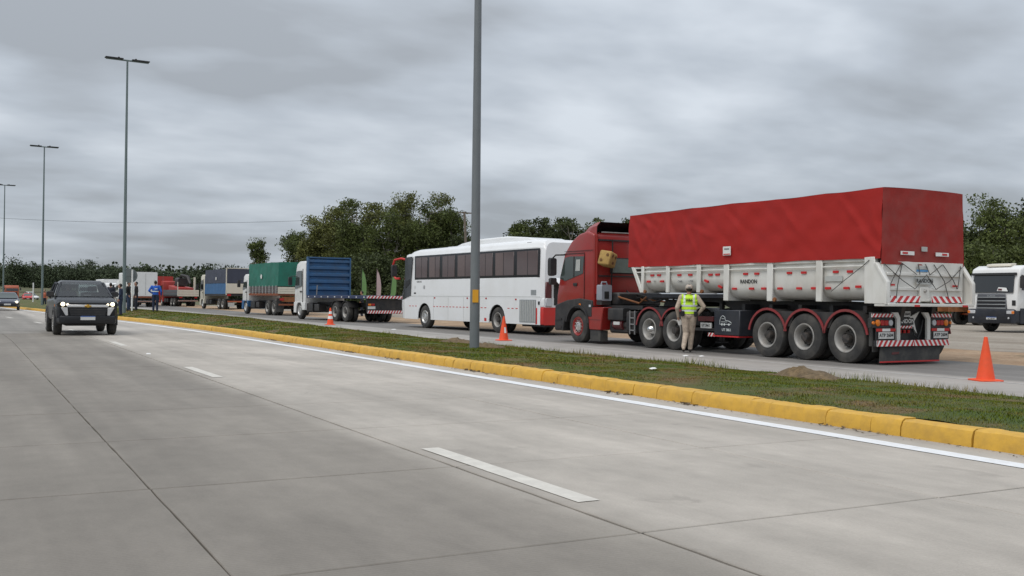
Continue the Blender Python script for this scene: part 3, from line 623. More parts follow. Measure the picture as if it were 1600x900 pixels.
MB().tube([(-0.03, 0.55, 2.22), (-0.03, 0.75, 2.08), (-0.03, 1.25, 1.78), (-0.02, 1.6, 1.56)], 0.008, 5).build('rope', 'rope', T)
for x0_ in (0.55, 1.66):
    MB().panel([(x0_, 0.225, 2.34), (x0_+.42, 0.225, 2.34), (x0_+.42, 0.225, 2.42), (x0_, 0.225, 2.42)], 0.006).build('reflector', 'refl_white', T)
    q = x0_+.05 if x0_ < 1 else x0_+.20; MB().panel([(q, 0.215, 2.36), (q+.16, 0.215, 2.36), (q+.16, 0.215, 2.40), (q, 0.215, 2.40)], 0.004).build('reflector', 'refl_red', T)
MB().panel([(1.20, 0.222, 2.43), (1.38, 0.222, 2.43), (1.38, 0.222, 2.53), (1.20, 0.222, 2.53)], 0.006).build('sticker', 'sticker_grey', T)
st_ = MB().panel([(-0.055, 5.12, 2.46), (-0.055, 4.84, 2.46), (-0.055, 4.84, 2.68), (-0.055, 5.12, 2.68)], 0.006).build('sticker', 'paper', T)
MB().box(-0.066, -0.06, 4.86, 5.10, 2.475, 2.50).build('sticker_line', 'refl_red', st_); MB().box(-0.066, -0.06, 4.89, 5.07, 2.60, 2.635).build('sticker_line', 'ink_grey', st_)
# side reflectors and lettering
RF = [(8.15, 2.01), (7.85, 2.01), (8.32, 1.84), (7.72, 1.84), (6.97, 2.0), (6.52, 2.0), (5.72, 1.99), (5.45, 1.99), (4.42, 1.99), (4.03, 1.99), (4.83, 1.63), (4.22, 1.63), (3.80, 1.63), (2.95, 1.99), (2.50, 1.99), (3.26, 1.63), (2.65, 1.63), (2.20, 1.63), (1.55, 1.99), (1.15, 1.99), (1.78, 1.63), (1.25, 1.63), (0.92, 1.66)]
for y, z in RF: 
    xs = 0.055 if z > 1.9 else 0.047
    xq = 0.07+max(0, (1.98-z))*0.02-0.02
    MB().box(xq-0.01, xq+0.03, y-0.075, y+0.075, z-0.026, z+0.026).build('reflector', 'refl_red', T)
for y, z, a in ((5.88, 1.83, 0.3), (5.35, 1.68, 0.35)):
    mb = MB().box(-0.01, 0.03, -0.075, 0.075, -0.026, 0.026); o = mb.build('reflector', 'refl_red', T); o.location = (0.055, y, z); o.rotation_euler = (a, 0, 0)
text('RANDON', 0.135, TM((0.058, 4.32, 1.80), 'L'), T, 'ink', sx=1.0, name='brand_lettering')
MB().box(0.04, 0.056, 1.35, 1.85, 1.78, 1.90).build('sticker', 'sticker_grey', T)
text('CAMI', 0.075, TM((0.058, 6.95, 1.83), 'L'), T, 'ink_grey'); text('1.7300', 0.07, TM((0.058, 6.5, 1.83), 'L'), T, 'ink_grey'); text('ITE', 0.06, TM((0.058, 8.05, 1.84), 'L'), T, 'ink_grey')
# chassis and running gear
for x in (0.78, TW-0.90): MB().prism([(0.35, 1.28), (8.6, 1.50), (8.6, 1.38), (6.2, 1.28), (5.3, 0.98), (0.45, 0.92)], 'x', x, x+0.12).build('chassis_rail', 'dark_metal', T)
MB().box(0.5, TW-0.5, 7.2, 8.9, 1.36, 1.42).build('coupling_plate', 'dark_metal', T)
MB().box(0.35, TW-0.35, 5.1, 8.8, 1.40, 1.50).build('subframe', 'dark_navy', T)
for k in range(5): MB().box(0.3, TW-0.3, 0.9+k*0.95, 1.0+k*0.95, 1.1, 1.25).build('cross_member', 'dark_metal', T)
WY = [1.22, 2.43, 3.61]
for y in WY:
    wheel(T, 0.0, y, 0.53, 0.28, -1, 'grey', True); wheel(T, TW, y, 0.53, 0.28, 1, 'grey', True)
    MB().tube([(0.3, y, 0.53), (TW-0.3, y, 0.53)], 0.075, 10).build('axle', 'dark_metal', T)
    for xa, xb, xe in ((0.02, 0.62, 0.0), (TW-0.62, TW-0.02, TW)):
        f_ = MB().arch(y, 0.53, 0.60, 0.625, xa, xb, 12, 168, 12).build('mudguard', 'black_plastic', T)
        MB().arch(y, 0.53, 0.592, 0.645, xe-0.012, xe+0.012, 10, 170, 14).build('red_edging', 'red_dull', f_)
for ya, yb in ((WY[0]+.5, WY[1]-.5), (WY[1]+.5, WY[2]-.5)):
    m0 = (ya+yb)/2; MB().prism([(m0-.12, .75), (m0+.12, .75), (m0+.30, 1.10), (m0-.30, 1.10)], 'x', 0.03, 0.06).build('mudguard_gusset', 'black_plastic', T)
MB().box(0.03, 0.62, 0.52, 0.60, 0.40, 1.12).build('mudguard_end', 'grey_rubber', T)
MB().box(0.03, 0.60, 0.50, 0.515, 0.28, 0.9).build('mud_flap', 'grey_rubber', T)
# tool box with drawn truck outline
tb = MB().box(-0.01, 0.55, 4.55, 5.50, 0.46, 1.10).build('tool_box', 'dark_navy', T, bevel=0.02)
MB().box(-0.02, 0.5, 4.57, 5.48, 0.425, 0.458).build('red_edging', 'red_sign', tb)
dr_ = MB()
for path in ([(5.27, .80), (5.24, .90), (5.16, .96), (5.08, .92), (5.06, .84), (4.92, .82), (4.84, .78), (4.86, .74), (5.27, .74), (5.27, .80)], [(5.20, .88), (5.10, .88)], [(5.22, .80), (5.0, .80)]):
    dr_.tube([(-0.014, y, z) for y, z in path], 0.007, 4)
for y in (5.19, 5.10, 4.93): dr_.lathe([(-0.016, 0.03), (-0.012, 0.03)], c=(0, y, .735), seg=10)
dr_.build('painted_truck_outline', 'reflective', tb)
text('UT 3861', 0.095, TM((-0.013, 5.02, 0.60), 'L'), tb, 'reflective')
hazard(T, (0.02, 5.75, 0.42), (0, -1, 0), (0, 0, 1), 0.5, 0.09, 4)
MB().box(0.1, 0.5, 5.55, 6.7, 0.55, 0.62).build('side_bar', 'dark_metal', T)
sp_ = MB().box(0.06, 0.09, 5.68, 6.10, 0.62, 0.76).build('plate', 'plate', T); text('UT 3861', 0.09, TM((0.058, 5.89, 0.69), 'L'), sp_, 'ink')
MB().box(0.06, 0.4, 5.6, 6.2, 0.80, 0.92).build('lamp_bar', 'lamp_dark_red', T)
for x in (0.7, TW-0.8):
    MB().box(x, x+0.1, 6.0, 6.12, 0.25, 1.3).build('landing_leg', 'dark_metal', T, bevel=0.01); MB().box(x-.08, x+.18, 5.96, 6.16, 0.22, 0.26).build('landing_foot', 'dark_metal', T)
# rear lamps, underrun bumper, plates
for xa, xb, s in ((-0.13, 0.53, 1), (TW-0.90, TW-0.24, -1)):
    lb = MB().box(xa, xb, 0.40, 0.50, 0.79, 1.0).build('lamp_housing', 'black_plastic', T, bevel=0.01)
    hazard(T, (xa-0.0, 0.395, 1.015), (1, 0, 0), (0, 0, 1), xb-xa, 0.075, 6, s)
    seq = [('lamp_orange', .05, .035), ('lamp_orange', .19, .07), ('lamp_red', .33, .06), ('lamp_red', .45, .06), ('lamp_white', .58, .065)]
    for mm_, d, r in seq:
        cx = xa+d if s > 0 else xb-d
        if mm_ == 'lamp_red': MB().box(cx-.055, cx+.055, 0.375, 0.40, .84, .95).build('lamp', mm_, lb, bevel=0.008)
        else: MB().lathe([(0.37, r*0.8), (0.38, r), (0.40, r)], axis='y', c=(cx, 0, .895), seg=16).build('lamp', mm_, lb)
for x0_ in (0.02, TW-0.90):
    p = MB().box(x0_+0.06, x0_+0.52, 0.38, 0.39, 0.56, 0.70).build('plate', 'plate', T); text('ATP 2604', 0.105, TM((x0_+0.29, 0.377, 0.63), 'B'), p, 'ink')
    b_ = MB().box(x0_, x0_+0.58, 0.385, 0.40, 0.715, 0.775).build('reflector', 'refl_red', T); MB().box(x0_+.17, x0_+.41, 0.38, 0.386, 0.716, 0.774).build('reflector_middle', 'refl_white', b_)
    MB().box(x0_, x0_+0.58, 0.405, 0.42, 0.53, 0.80).build('plate_backing', 'black_plastic', T)
for x in (0.66, TW-1.03):
    MB().prism([(x, 0.44), (x+.11, 0.44), (x+.11, 1.0), (x+.04, 1.12), (x-.14, 1.12), (x, 0.98)], 'y', 0.40, 0.46).build('bumper_bracket', 'white_body', T, bevel=0.006)
hazard(T, (0.0, 0.36, 0.40), (1, 0, 0), (0, 0, 1), 1.14, 0.125, 8, 1.1); hazard(T, (1.14, 0.36, 0.40), (1, 0, 0), (0, 0, 1), 1.14, 0.125, 8, -1.1)
MB().box(0.0, 2.28, 0.365, 0.45, 0.40, 0.525).build('bumper', 'dark_metal', T)
fl = MB().panel([(0.12, 0.40, 0.055), (2.0, 0.40, 0.055), (2.06, 0.42, 0.395), (0.16, 0.42, 0.395)], 0.012).build('mud_flap', 'grey_rubber', T); MB().panel([(0.12, 0.388, 0.055), (2.0, 0.388, 0.055), (2.005, 0.388, 0.085), (0.125, 0.388, 0.085)], 0.006).build('red_edging', 'red_sign', fl)
MB().panel([(0.5, 0.395, 0.22), (0.72, 0.395, 0.23), (0.72, 0.397, 0.28), (0.5, 0.397, 0.27)], 0.004).build('flap_print', 'lamp_dark_red', fl)
p = MB().box(0.82, 1.20, 0.50, 0.51, 1.02, 1.14).build('plate', 'plate', T); text('ATP 2604', 0.085, TM((1.01, 0.497, 1.08), 'B'), p, 'ink')
p = MB().box(0.82, 1.30, 0.50, 0.51, 0.85, 1.0).build('name_plate', 'dark_metal', T); text('RANDON', 0.125, TM((1.05, 0.497, 0.925), 'B'), p, 'refl_white')
MB().panel([(1.2, 0.52, 1.02), (1.50, 0.52, 1.14), (1.32, 0.52, 0.92), (1.42, 0.52, 0.66), (1.20, 0.52, 0.88)], 0.03).build('hinge_arm', 'white_body', T)
hazard(T, (0.84, 0.49, 0.775), (1, 0, 0), (0, 0, 1), 0.4, 0.055, 4)
for x in (0.90, 1.03, 1.16): MB().lathe([(0.70, 0.03), (0.77, 0.035)], axis='z', c=(x, 0.52, -0.03), seg=10).build('air_coupling', 'lamp_red', T)
MB().box(0.8, 1.9, 0.56, 0.62, 0.5, 1.24).build('rear_cross_member', 'dark_metal', T)
MB().tube([(1.28, .5, .8), (1.3, .48, .62), (1.38, .46, .55), (1.5, .48, .7), (1.6, .5, .95)], 0.018, 6).build('hose', 'ink', T)

# ------------------------------------------------------------------ red tractor unit
yo = 6.55
K = thing('tractor_unit', 'red tractor unit with high roof and black wings, towing the tipper trailer', 'truck', tp(yo), HEAD)
KX = Matrix.Translation((0, -yo, 0))
class TB(MB):
    def build(s, *a, **k): s.v = [(x, y-yo, z) for x, y, z in s.v]; return MB.build(s, *a, **k)
KW = 2.5
for x in (0.80, KW-0.90): TB().box(x, x+0.1, 6.65, 12.9, 0.78, 1.02).build('chassis_rail', 'dark_metal', K)
# cab shell: side silhouette, chamfered plan
prof = [(11.0, 1.10), (11.0, 3.30), (11.35, 3.40), (11.8, 3.34), (12.25, 3.12), (12.62, 2.78), (12.88, 2.10), (13.05, 1.45), (13.06, 1.10)]
cabm = TB().prism(prof, 'x', 0.02, KW-0.02).build('cab_shell', 'red_paint', K, bevel=0.07, seg=3)
# rear wall details
TB().box(0.10, 0.13, 10.93, 11.0, 1.5, 3.3).build('rear_corner', 'red_paint', K)
TB().box(0.20, KW-0.20, 10.955, 10.995, 2.02, 2.06).build('rear_seam', 'black_plastic', K)
w_ = TB().box(0.62, 1.95, 10.96, 10.996, 2.12, 2.60).build('rear_window_frame', 'black_plastic', K, bevel=0.01); TB().box(0.67, 1.90, 10.95, 10.962, 2.15, 2.57).build('pane', 'glass_rear', w_)
TB().box(0.18, KW-0.18, 10.96, 10.998, 3.10, 3.15).build('roof_seam', 'black_plastic', K)
TB().tube([(0.66, 10.92, 3.15), (0.64, 10.90, 2.3), (0.60, 10.9, 1.6)], 0.022, 6).build('air_hose', 'ink', K); TB().tube([(1.2, 10.92, 1.6), (1.1, 10.4, 1.35), (1.2, 9.9, 1.45), (1.25, 9.3, 1.5)], 0.025, 6).build('air_hose', 'ink', K)
# roof deflector, open at the back
def defl(th):
    out = []
    for y, z, xi in ((12.35, 3.12, 0.30), (12.0, 3.38, 0.20), (11.6, 3.56, 0.14), (11.15, 3.66, 0.10), (10.97, 3.67, 0.10)):
        out.append([(xi+th, y, 3.2 if z > 3.25 else z-0.06), (xi+0.02+th, y, z-0.13), (xi+0.14+th, y, z-th), (KW-xi-0.14-th, y, z-th), (KW-xi-0.02-th, y, z-0.13), (KW-xi-th, y, 3.2 if z > 3.25 else z-0.06)])
    return out
d1 = TB().rings(defl(0), cap=False, closed=False).build('roof_deflector', 'red_paint', K); d2 = TB().rings(defl(0.03), cap=False, closed=False).build('deflector_lining', 'ink', d1)
TB().tube([(0.3, 10.99, 3.36), (2.2, 10.99, 3.36)], 0.018, 6).build('deflector_bar', 'rim_grey', d1)
# left door, window, mirror
TB().panel([(0.012, 12.86, 1.98), (0.012, 12.55, 1.90), (0.012, 11.55, 2.12), (0.012, 11.50, 2.64), (0.012, 12.30, 2.66), (0.012, 12.58, 2.62)][::-1], 0.012).build('door_window', 'glass_cab', K, label='cab door window with pale lining')
TB().box(-0.002, 0.02, 12.02, 12.08, 2.02, 2.65).build('window_pillar', 'black_plastic', K)
TB().panel([(-0.004, 11.95, 2.2), (-0.004, 11.7, 2.2), (-0.004, 11.68, 2.55), (-0.004, 11.9, 2.55)], 0.004).build('sticker', 'sticker_grey', K)
TB().box(-0.002, 0.012, 11.46, 11.475, 1.30, 2.72).build('door_seam', 'ink', K); TB().box(-0.002, 0.012, 11.47, 12.62, 2.735, 2.75).build('door_seam', 'ink', K); TB().box(-0.002, 0.012, 11.0, 12.6, 2.81, 2.822).build('cab_seam', 'ink', K)
TB().box(-0.02, 0.012, 11.86, 12.06, 1.74, 1.83).build('door_handle', 'ink', K, bevel=0.01)
mi = TB().rloft([(12.98, -0.26, -0.04, 2.08, 2.62, .05), (13.12, -0.28, -0.03, 2.06, 2.64, .06), (13.2, -0.24, -0.06, 2.1, 2.58, .05)]).build('wing_mirror', 'black_plastic', K)
TB().rloft([(13.0, -0.24, -0.02, 1.78, 2.0, .05), (13.14, -0.24, -0.02, 1.78, 2.0, .06)]).build('lower_mirror', 'black_plastic', mi); TB().tube([(0.02, 12.6, 2.72), (-0.1, 12.95, 2.72), (-0.14, 13.1, 2.6)], 0.025, 6).build('mirror_arm', 'black_plastic', mi)
mi = TB().rloft([(12.98, KW+.04, KW+.26, 2.08, 2.62, .05), (13.2, KW+.06, KW+.24, 2.1, 2.58, .05)]).build('wing_mirror', 'black_plastic', K); TB().tube([(KW-0.02, 12.6, 2.72), (KW+.14, 13.1, 2.6)], 0.025, 6).build('mirror_arm', 'black_plastic', mi)
TB().panel([(0.2, 12.68, 2.70), (2.3, 12.68, 2.70), (2.32, 12.96, 1.95), (0.18, 12.96, 1.95)][::-1], 0.015).build('windscreen', 'glass_dark', K)
TB().panel([(0.35, 13.07, 1.2), (2.15, 13.07, 1.2), (2.15, 12.98, 1.75), (0.35, 12.98, 1.75)], 0.015).build('grille', 'grille_dark', K)
# black lower cladding and front wheel arch
for xs, xe, so_ in ((-0.01, 0.35, -1), (KW-0.35, KW+0.01, 1)):
    TB().prism([(11.02, 1.08), (11.02, 1.30), (11.7, 1.36), (12.4, 1.30), (13.10, 1.14), (13.12, 0.36), (12.62, 0.34), (12.56, 0.62), (12.36, 0.92), (12.05, 1.06), (11.7, 1.06), (11.40, 0.92), (11.30, 0.80), (11.02, 0.80)], 'x', xs, xe).build('wing_cladding', 'black_plastic', K, bevel=0.02)
    TB().arch(11.82, 0.52, 0.60, 0.66, xs-0.02, xe, 10, 172, 12).build('wheel_arch', 'black_plastic', K)
    for z in (0.42, 0.68): TB().box(xs-0.02, xs+0.2, 12.70, 13.05, z, z+0.05).build('cab_step', 'dark_metal', K)
TB().box(0.0, KW, 12.95, 13.14, 0.34, 1.10).build('front_bumper', 'black_plastic', K, bevel=0.04)
TB().box(-0.018, 0.0, 11.62, 11.72, 1.14, 1.20).build('marker_lamp', 'lamp_orange', K); TB().box(-0.018, 0.0, 11.07, 11.17, 1.10, 1.17).build('marker_lamp', 'lamp_white', K)
for x in (0.25, KW-0.6): TB().box(x, x+.35, 13.12, 13.16, 0.75, 0.98).build('headlight', 'lamp_white', K, bevel=0.02)
# red side fairing behind the front wheel and its flap
TB().prism([(11.28, 1.10), (10.42, 1.10), (10.47, 0.98), (10.55, 0.42), (11.16, 0.42), (11.22, 0.7)], 'x', 0.0, 0.34).build('side_fairing', 'red_paint', K, bevel=0.02); TB().box(-0.006, 0.004, 10.55, 11.2, 0.715, 0.725).build('fairing_seam', 'ink', K)
TB().box(0.02, 0.30, 10.60, 11.14, 0.08, 0.41).build('mud_flap', 'grey_rubber', K, bevel=0.01)
TB().prism([(11.28, 1.10), (10.42, 1.10), (10.55, 0.42), (11.16, 0.42)], 'x', KW-0.34, KW).build('side_fairing', 'red_paint', K)
wheel(K, 0.02, 11.82-yo, 0.50, 0.30, -1, 'redhub'); wheel(K, KW-0.02, 11.82-yo, 0.50, 0.30, 1, 'redhub')
for y, st in ((7.12, 'grey'), (8.20, 'cone')):
    wheel(K, 0.0, y-yo, 0.52, 0.27, -1, st, True); wheel(K, KW, y-yo, 0.52, 0.27, 1, st, True); TB().tube([(0.3, y, 0.52), (KW-0.3, y, 0.52)], 0.09, 10).build('axle', 'dark_metal', K)
    for xa, xb, xe in ((0.02, 0.60, 0.0), (KW-0.60, KW-0.02, KW)):
        f_ = TB().arch(y, 0.52, 0.585, 0.61, xa, xb, 15, 165, 12).build('mudguard', 'black_plastic', K); TB().arch(y, 0.52, 0.575, 0.622, xe-0.01, xe+0.012, 10, 170, 14).build('red_edging', 'red_dull', f_)
TB().prism([(7.52, .85), (7.80, .85), (7.94, 1.08), (7.38, 1.08)], 'x', 0.02, 0.06).build('mudguard_gusset', 'black_plastic', K)
# underside gear between the axles
bb = TB().rloft([(9.55, 0.08, 0.62, 0.72, 1.08, .05), (10.3, 0.08, 0.62, 0.72, 1.08, .05)]).build('battery_box', 'black_plastic', K)
TB().tube([(0.30, 9.35, 0.60), (0.30, 10.25, 0.60)], 0.14, 14).build('air_tank', 'dark_metal', K); t_ = TB().tube([(0.24, 9.65, 0.60), (0.24, 10.1, 0.60)], 0.15, 14).build('air_tank', 'lamp_dark_red', K); TB().box(0.08, 0.10, 9.72, 10.02, 0.60, 0.69).build('tank_label', 'plate', t_)
TB().rloft([(8.95, 0.1, 0.75, 0.40, 1.0, .08), (9.4, 0.1, 0.75, 0.40, 1.0, .08)]).build('fuel_tank', 'dark_metal', K)
for y in (8.95, 9.18): TB().box(0.06, 0.09, y, y+.03, .35, 1.02).build('ladder_rail', 'ink_grey', K)
for z in (.45, .62, .80): TB().box(0.06, 0.10, 8.95, 9.2, z, z+.03).build('ladder_rung', 'ink_grey', K)
TB().box(0.3, KW-0.3, 8.9, 10.85, 1.05, 1.16).build('catwalk', 'dark_metal', K); TB().box(0.45, KW-0.45, 10.3, 10.9, 1.15, 1.55).build('engine_cover', 'dark_metal', K, bevel=0.05); TB().box(0.2, KW-0.2, 9.4, 10.4, 0.35, 0.70).build('gearbox', 'dark_metal', K, bevel=0.05)
for k in range(6):
    a = rnd.uniform(0.4, 1.8); TB().tube([(a, 10.7, 1.5), (a+rnd.uniform(-.2, .2), 10.2, 1.25+rnd.uniform(0, .25)), (a+rnd.uniform(-.3, .3), 9.5, 1.2+rnd.uniform(0, .15)), (a, 9.0, 1.42)], 0.03, 6).build('air_hose', 'ink' if k % 2 else 'brown_skid', K)
TB().prism([(7.0, 1.16), (8.6, 1.16), (8.5, 1.35), (7.2, 1.35)], 'x', 0.8, KW-0.8).build('fifth_wheel', 'dark_metal', K)
# things hanging behind the cab
D = thing('dice_cushion', 'yellow foam dice with brown pips hanging on the back of the red cab', 'cushion', tp(10.80, 0.34, 2.27), HEAD)
db = MB().box(-.22, .22, -.20, .20, -.22, .22).build('dice_body', 'foam_yellow', D, bevel=0.05, seg=3); db.location = (0, -.08, .27); db.rotation_euler = (0.15, 0.22, 0.5)
for fx, fy, fz in ((-.225, -.09, .09), (-.225, .09, -.09), (-.1, -.205, .1), (.1, -.205, .1), (0, -.205, -.1)):
    ax = 'x' if abs(fx) > .22 else 'y'; MB().lathe([(-.012, .045), (.012, .045)], axis=ax, c=(fx, fy, fz), seg=12).build('pip', 'foam_pip', db)
J = thing('jerrycan', 'pale grey plastic can strapped behind the red cab', 'jerrycan', tp(10.72, 0.05, 1.17), HEAD)
MB().rloft([(-.14, 0, .36, .12, .60, .05), (.14, 0, .36, .12, .60, .05)]).build('can_body', 'grey_plastic', J); MB().tube([(.07, 0, .60), (.09, 0, .68), (.25, 0, .68), (.28, 0, .60)], .025, 6).build('handle', 'grey_plastic', J); MB().box(.09, .25, -.152, -.14, .18, .40).build('label_patch', 'ink', J); MB().box(.0, .34, -.13, .14, 0.0, .11).build('can_tray', 'dark_metal', J)

# ------------------------------------------------------------------ white coach
BP = px(776, 520); BH = R_(4.5); BW = 2.5; by = 3.1
BPo = BP+Matrix.Rotation(BH, 3, 'Z') @ Vector((0, -by, 0))
C = thing('coach', 'white coach with curtained windows and red rear corner, parked ahead of the red tractor unit', 'bus', (BPo.x, BPo.y, 0), BH)
class OB(MB):
    OY = 3.1
    def build(s, *a, **k): s.v = [(x, y+OB.OY, z) for x, y, z in s.v]; return MB.build(s, *a, **k)
# body: rear at -3.1, nose at 8.75; lofted shell plus lower skirt with wheel cut-outs
def bus_ring(y, z1, inset, z0=1.35):
    x0, x1 = inset, BW-inset; r = 0.28
    ring = [(x0, y, z0), (x0-0.0, y, 2.1), (x0+0.04, y, z1-r-0.02)]
    for j in range(5): t = R_(180-90*j/4); ring.append((x0+0.06+r+r*math.cos(t), y, z1-r+r*math.sin(t)))
    for j in range(5): t = R_(90-90*j/4); ring.append((x1-0.06-r+r*math.cos(t), y, z1-r+r*math.sin(t)))
    ring += [(x1-0.04, y, z1-r-0.02), (x1, y, 2.1), (x1, y, z0)]
    return ring
secs = [(-3.12, 3.40, .10), (-3.02, 3.50, .03), (-2.7, 3.53, 0), (0, 3.53, 0), (6.9, 3.48, 0), (7.5, 3.42, .01), (7.95, 3.30, .05)]
OB().rings([bus_ring(*q) for q in secs]).build('body_shell', 'white_bus', C)
# raked nose
nose = []
for y, z1, ins in ((7.95, 3.30, .05), (8.15, 3.15, .07)): nose.append(bus_ring(y, z1, ins))
fr = []
for z, y, ins in ((0.40, 8.70, .10), (0.95, 8.78, .09), (1.30, 8.76, .09), (2.0, 8.58, .09), (2.7, 8.33, .09), (3.05, 8.17, .10), (3.24, 8.0, .16), (3.30, 7.94, .3)):
    fr.append([(ins-0.08, 7.93, z), (ins-.03, y-0.42, z), (ins+0.15, y-0.08, z), (ins+0.6, y, z), (BW-ins-0.6, y, z), (BW-ins-0.15, y-0.08, z), (BW-ins+.03, y-0.42, z), (BW-ins+0.08, 7.93, z)])
OB().rings(fr).build('nose', 'white_bus', C)
def skirt(y0, y1, z0, wheels, x0, x1, zt=1.40):
    pts = [(y0, zt), (y0, z0)]
    for yc, r in wheels:
        pts += [(yc-r, z0)]+[(yc-r*math.cos(R_(180*k/10)), 0.50+r*math.sin(R_(180*k/10)) if 0 < k < 10 else 0.5) for k in range(11)]+[(yc+r, z0)]
    pts += [(y1, z0), (y1, zt)]
    return OB().prism(pts, 'x', x0, x1)
for x0_, x1_ in ((0.002, 0.04), (BW-0.04, BW-0.002)):
    skirt(-2.98, 7.95, 0.38, [(0.0, 0.60), (6.05, 0.60)], x0_, x1_).build('skirt_panel', 'white_bus', C, bevel=0.005)
OB().box(0.3, BW-0.3, -2.9, 8.3, 0.42, 0.9).build('floor_pan', 'dark_metal', C)
for yc in (0.0, 6.05):
    for xa, xb in ((0.04, 0.6), (BW-0.6, BW-0.04)): OB().arch(yc, 0.5, 0.60, 0.63, xa, xb, 0, 180, 12).build('wheel_arch', 'ink', C)
OB().box(-0.004, 0.006, -2.98, 7.95, 1.395, 1.41).build('skirt_seam', 'sticker_grey', C)
# windows: dark band, each pane a part
OB().box(-0.006, 0.03, -2.92, 7.0, 2.12, 3.18).build('window_band', 'grille_dark', C, bevel=0.06, seg=3)
wy = [(-2.80, -1.98), (-1.80, -1.00), (-0.82, 0.0), (0.18, 1.02), (1.20, 2.16), (2.42, 3.40), (3.66, 4.66), (4.80, 5.62), (5.76, 6.86)]
wy = [(-2.82, -1.42), (-1.20, 0.14), (0.34, 1.66), (1.88, 3.12), (3.36, 4.42), (4.66, 5.62), (5.80, 6.88)]
for i, (a, b) in enumerate(wy):
    w = OB().box(-0.014, 0.0, a, b, 2.21, 3.10).build('window', 'glass_brown', C, bevel=0.02)
    m_ = a+(b-a)*(0.48+0.08*math.sin(i*2.1)); OB().box(-0.0175, -0.012, m_-0.012, m_+0.012, 2.22, 3.09).build('curtain_edge', 'grille_dark', w)
    if i % 2: OB().box(-0.0165, -0.012, m_+0.03, b-0.03, 2.23, 3.08).build('curtain', 'glass_brown2', w)
    OB().box(BW, BW+0.014, a, b, 2.21, 3.10).build('window', 'glass_brown', C)
# driver's side glass and windscreen
OB().panel([(-0.012, 7.22, 3.16), (-0.012, 7.36, 1.42), (0.0, 7.96, 1.28), (0.005, 7.96, 3.14)][::-1], 0.012).build('driver_window', 'glass_dark', C)
OB().panel([(0.0, 7.90, 3.12), (0.0, 7.90, 1.28), (0.06, 8.32, 1.22), (0.06, 7.96, 3.0)], 0.014).build('quarter_glass', 'glass_dark', C)
ws = []
for z, y in ((1.28, 8.79), (2.0, 8.61), (2.7, 8.36), (3.05, 8.20)): ws.append([(.10, y-0.40, z), (.25, y-0.07, z), (.70, y, z), (BW-.70, y, z), (BW-.25, y-0.07, z), (BW-.10, y-0.40, z)])
OB().rings(ws, cap=False, closed=False).build('windscreen', 'glass_dark', C)
OB().panel([(-0.02, 7.40, 1.95), (-0.02, 7.85, 1.75), (-0.02, 7.85, 2.05), (-0.02, 7.42, 2.15)][::-1], 0.01).build('window_reflection_strip', 'grille_dark', C)
# roof hatch and air conditioning pod
OB().rloft([(-2.0, .5, 2.0, 3.45, 3.54, .03), (-1.4, .42, 2.08, 3.45, 3.66, .05), (0, .4, 2.1, 3.45, 3.76, .07), (2.2, .4, 2.1, 3.45, 3.74, .07), (3.6, .45, 2.05, 3.45, 3.62, .05), (4.1, .5, 2.0, 3.45, 3.53, .03)]).build('roof_pod', 'white_bus', C)
OB().rloft([(4.5, .8, 1.7, 3.44, 3.56, .03), (5.4, .8, 1.7, 3.44, 3.56, .03)]).build('roof_hatch', 'white_bus', C)
OB().box(0.12, 0.16, -2.2, -1.9, 3.415, 3.43).build('vent_slot', 'ink', C)
# red rear corner, tail lamp, engine grilles
OB().rloft([(-3.16, .03, BW-.03, .38, 1.02, .05), (-2.70, -.006, BW+.006, .38, 1.02, .03)]).build('rear_bumper', 'red_bright', C)
OB().rloft([(-3.14, .06, BW-.06, 1.02, 1.36, .05), (-2.9, .005, BW-.005, 1.02, 1.36, .03)]).build('rear_panel', 'white_bus', C)
OB().box(0.12, 0.40, -3.17, -3.10, 1.05, 1.95).build('tail_lamp', 'lamp_dark_red', C, bevel=0.03); OB().box(0.12, 0.40, -3.185, -3.11, 1.05, 1.36).build('lamp_lens', 'lamp_white', C, bevel=0.02); OB().box(BW-.40, BW-.12, -3.17, -3.10, 1.05, 1.95).build('tail_lamp', 'lamp_dark_red', C, bevel=0.03)
OB().box(0.5, BW-0.5, -3.15, -3.1, 1.1, 2.1).build('engine_opening', 'ink', C); OB().panel([(0.45, -3.15, 2.1), (2.05, -3.15, 2.1), (2.05, -3.6, 1.85), (0.45, -3.6, 1.85)], 0.02).build('engine_flap', 'white_bus', C)
gr_ = OB().box(-0.012, 0.006, -2.72, -1.62, 0.46, 1.30).build('engine_grille', 'aluminium', C)
for k in range(9): OB().box(-0.022, -0.010, -2.68+k*0.118, -2.63+k*0.118, 0.49, 1.27).build('grille_slat', 'sticker_grey', gr_)
OB().box(-0.010, 0.006, -2.72, -2.38, 1.47, 1.66).build('vent_grille', 'aluminium', C)
OB().box(-0.016, 0.004, -2.96, -2.86, 1.12, 1.24).build('fuel_cap', 'ink', C)
for k in range(36):
    y = -2.55+k*0.285
    if abs(y) < .72 or abs(y-6.05) < .72: continue
    OB().box(-0.004, 0.006, y-.07, y+.07, .945, .975).build('reflector', 'refl_red', C)
for y, z in ((5.1, 1.33), (2.3, 1.33), (-1.35, 1.30), (0.82, 1.33)): OB().box(-0.008, 0.004, y-.05, y+.05, z-.03, z+.03).build('marker_lamp', 'lamp_red', C)
OB().box(-0.004, 0.004, 0.78, 0.94, .44, .56).build('reflector', 'refl_red', C)
text('BUSSCAR', 0.11, TM((-0.004, 6.55+OB.OY, 2.03), 'L'), C, 'ink_grey'); text('18', 0.22, TM((-0.004, 6.1+OB.OY, 1.78), 'L'), C, 'ink_grey'); text('1', 0.2, TM((-0.004, 6.95+OB.OY, 1.78), 'L'), C, 'ink_grey'); OB().box(-0.006, 0.004, 6.85, 7.05, 1.50, 1.56).build('marker_lamp', 'ink', C)
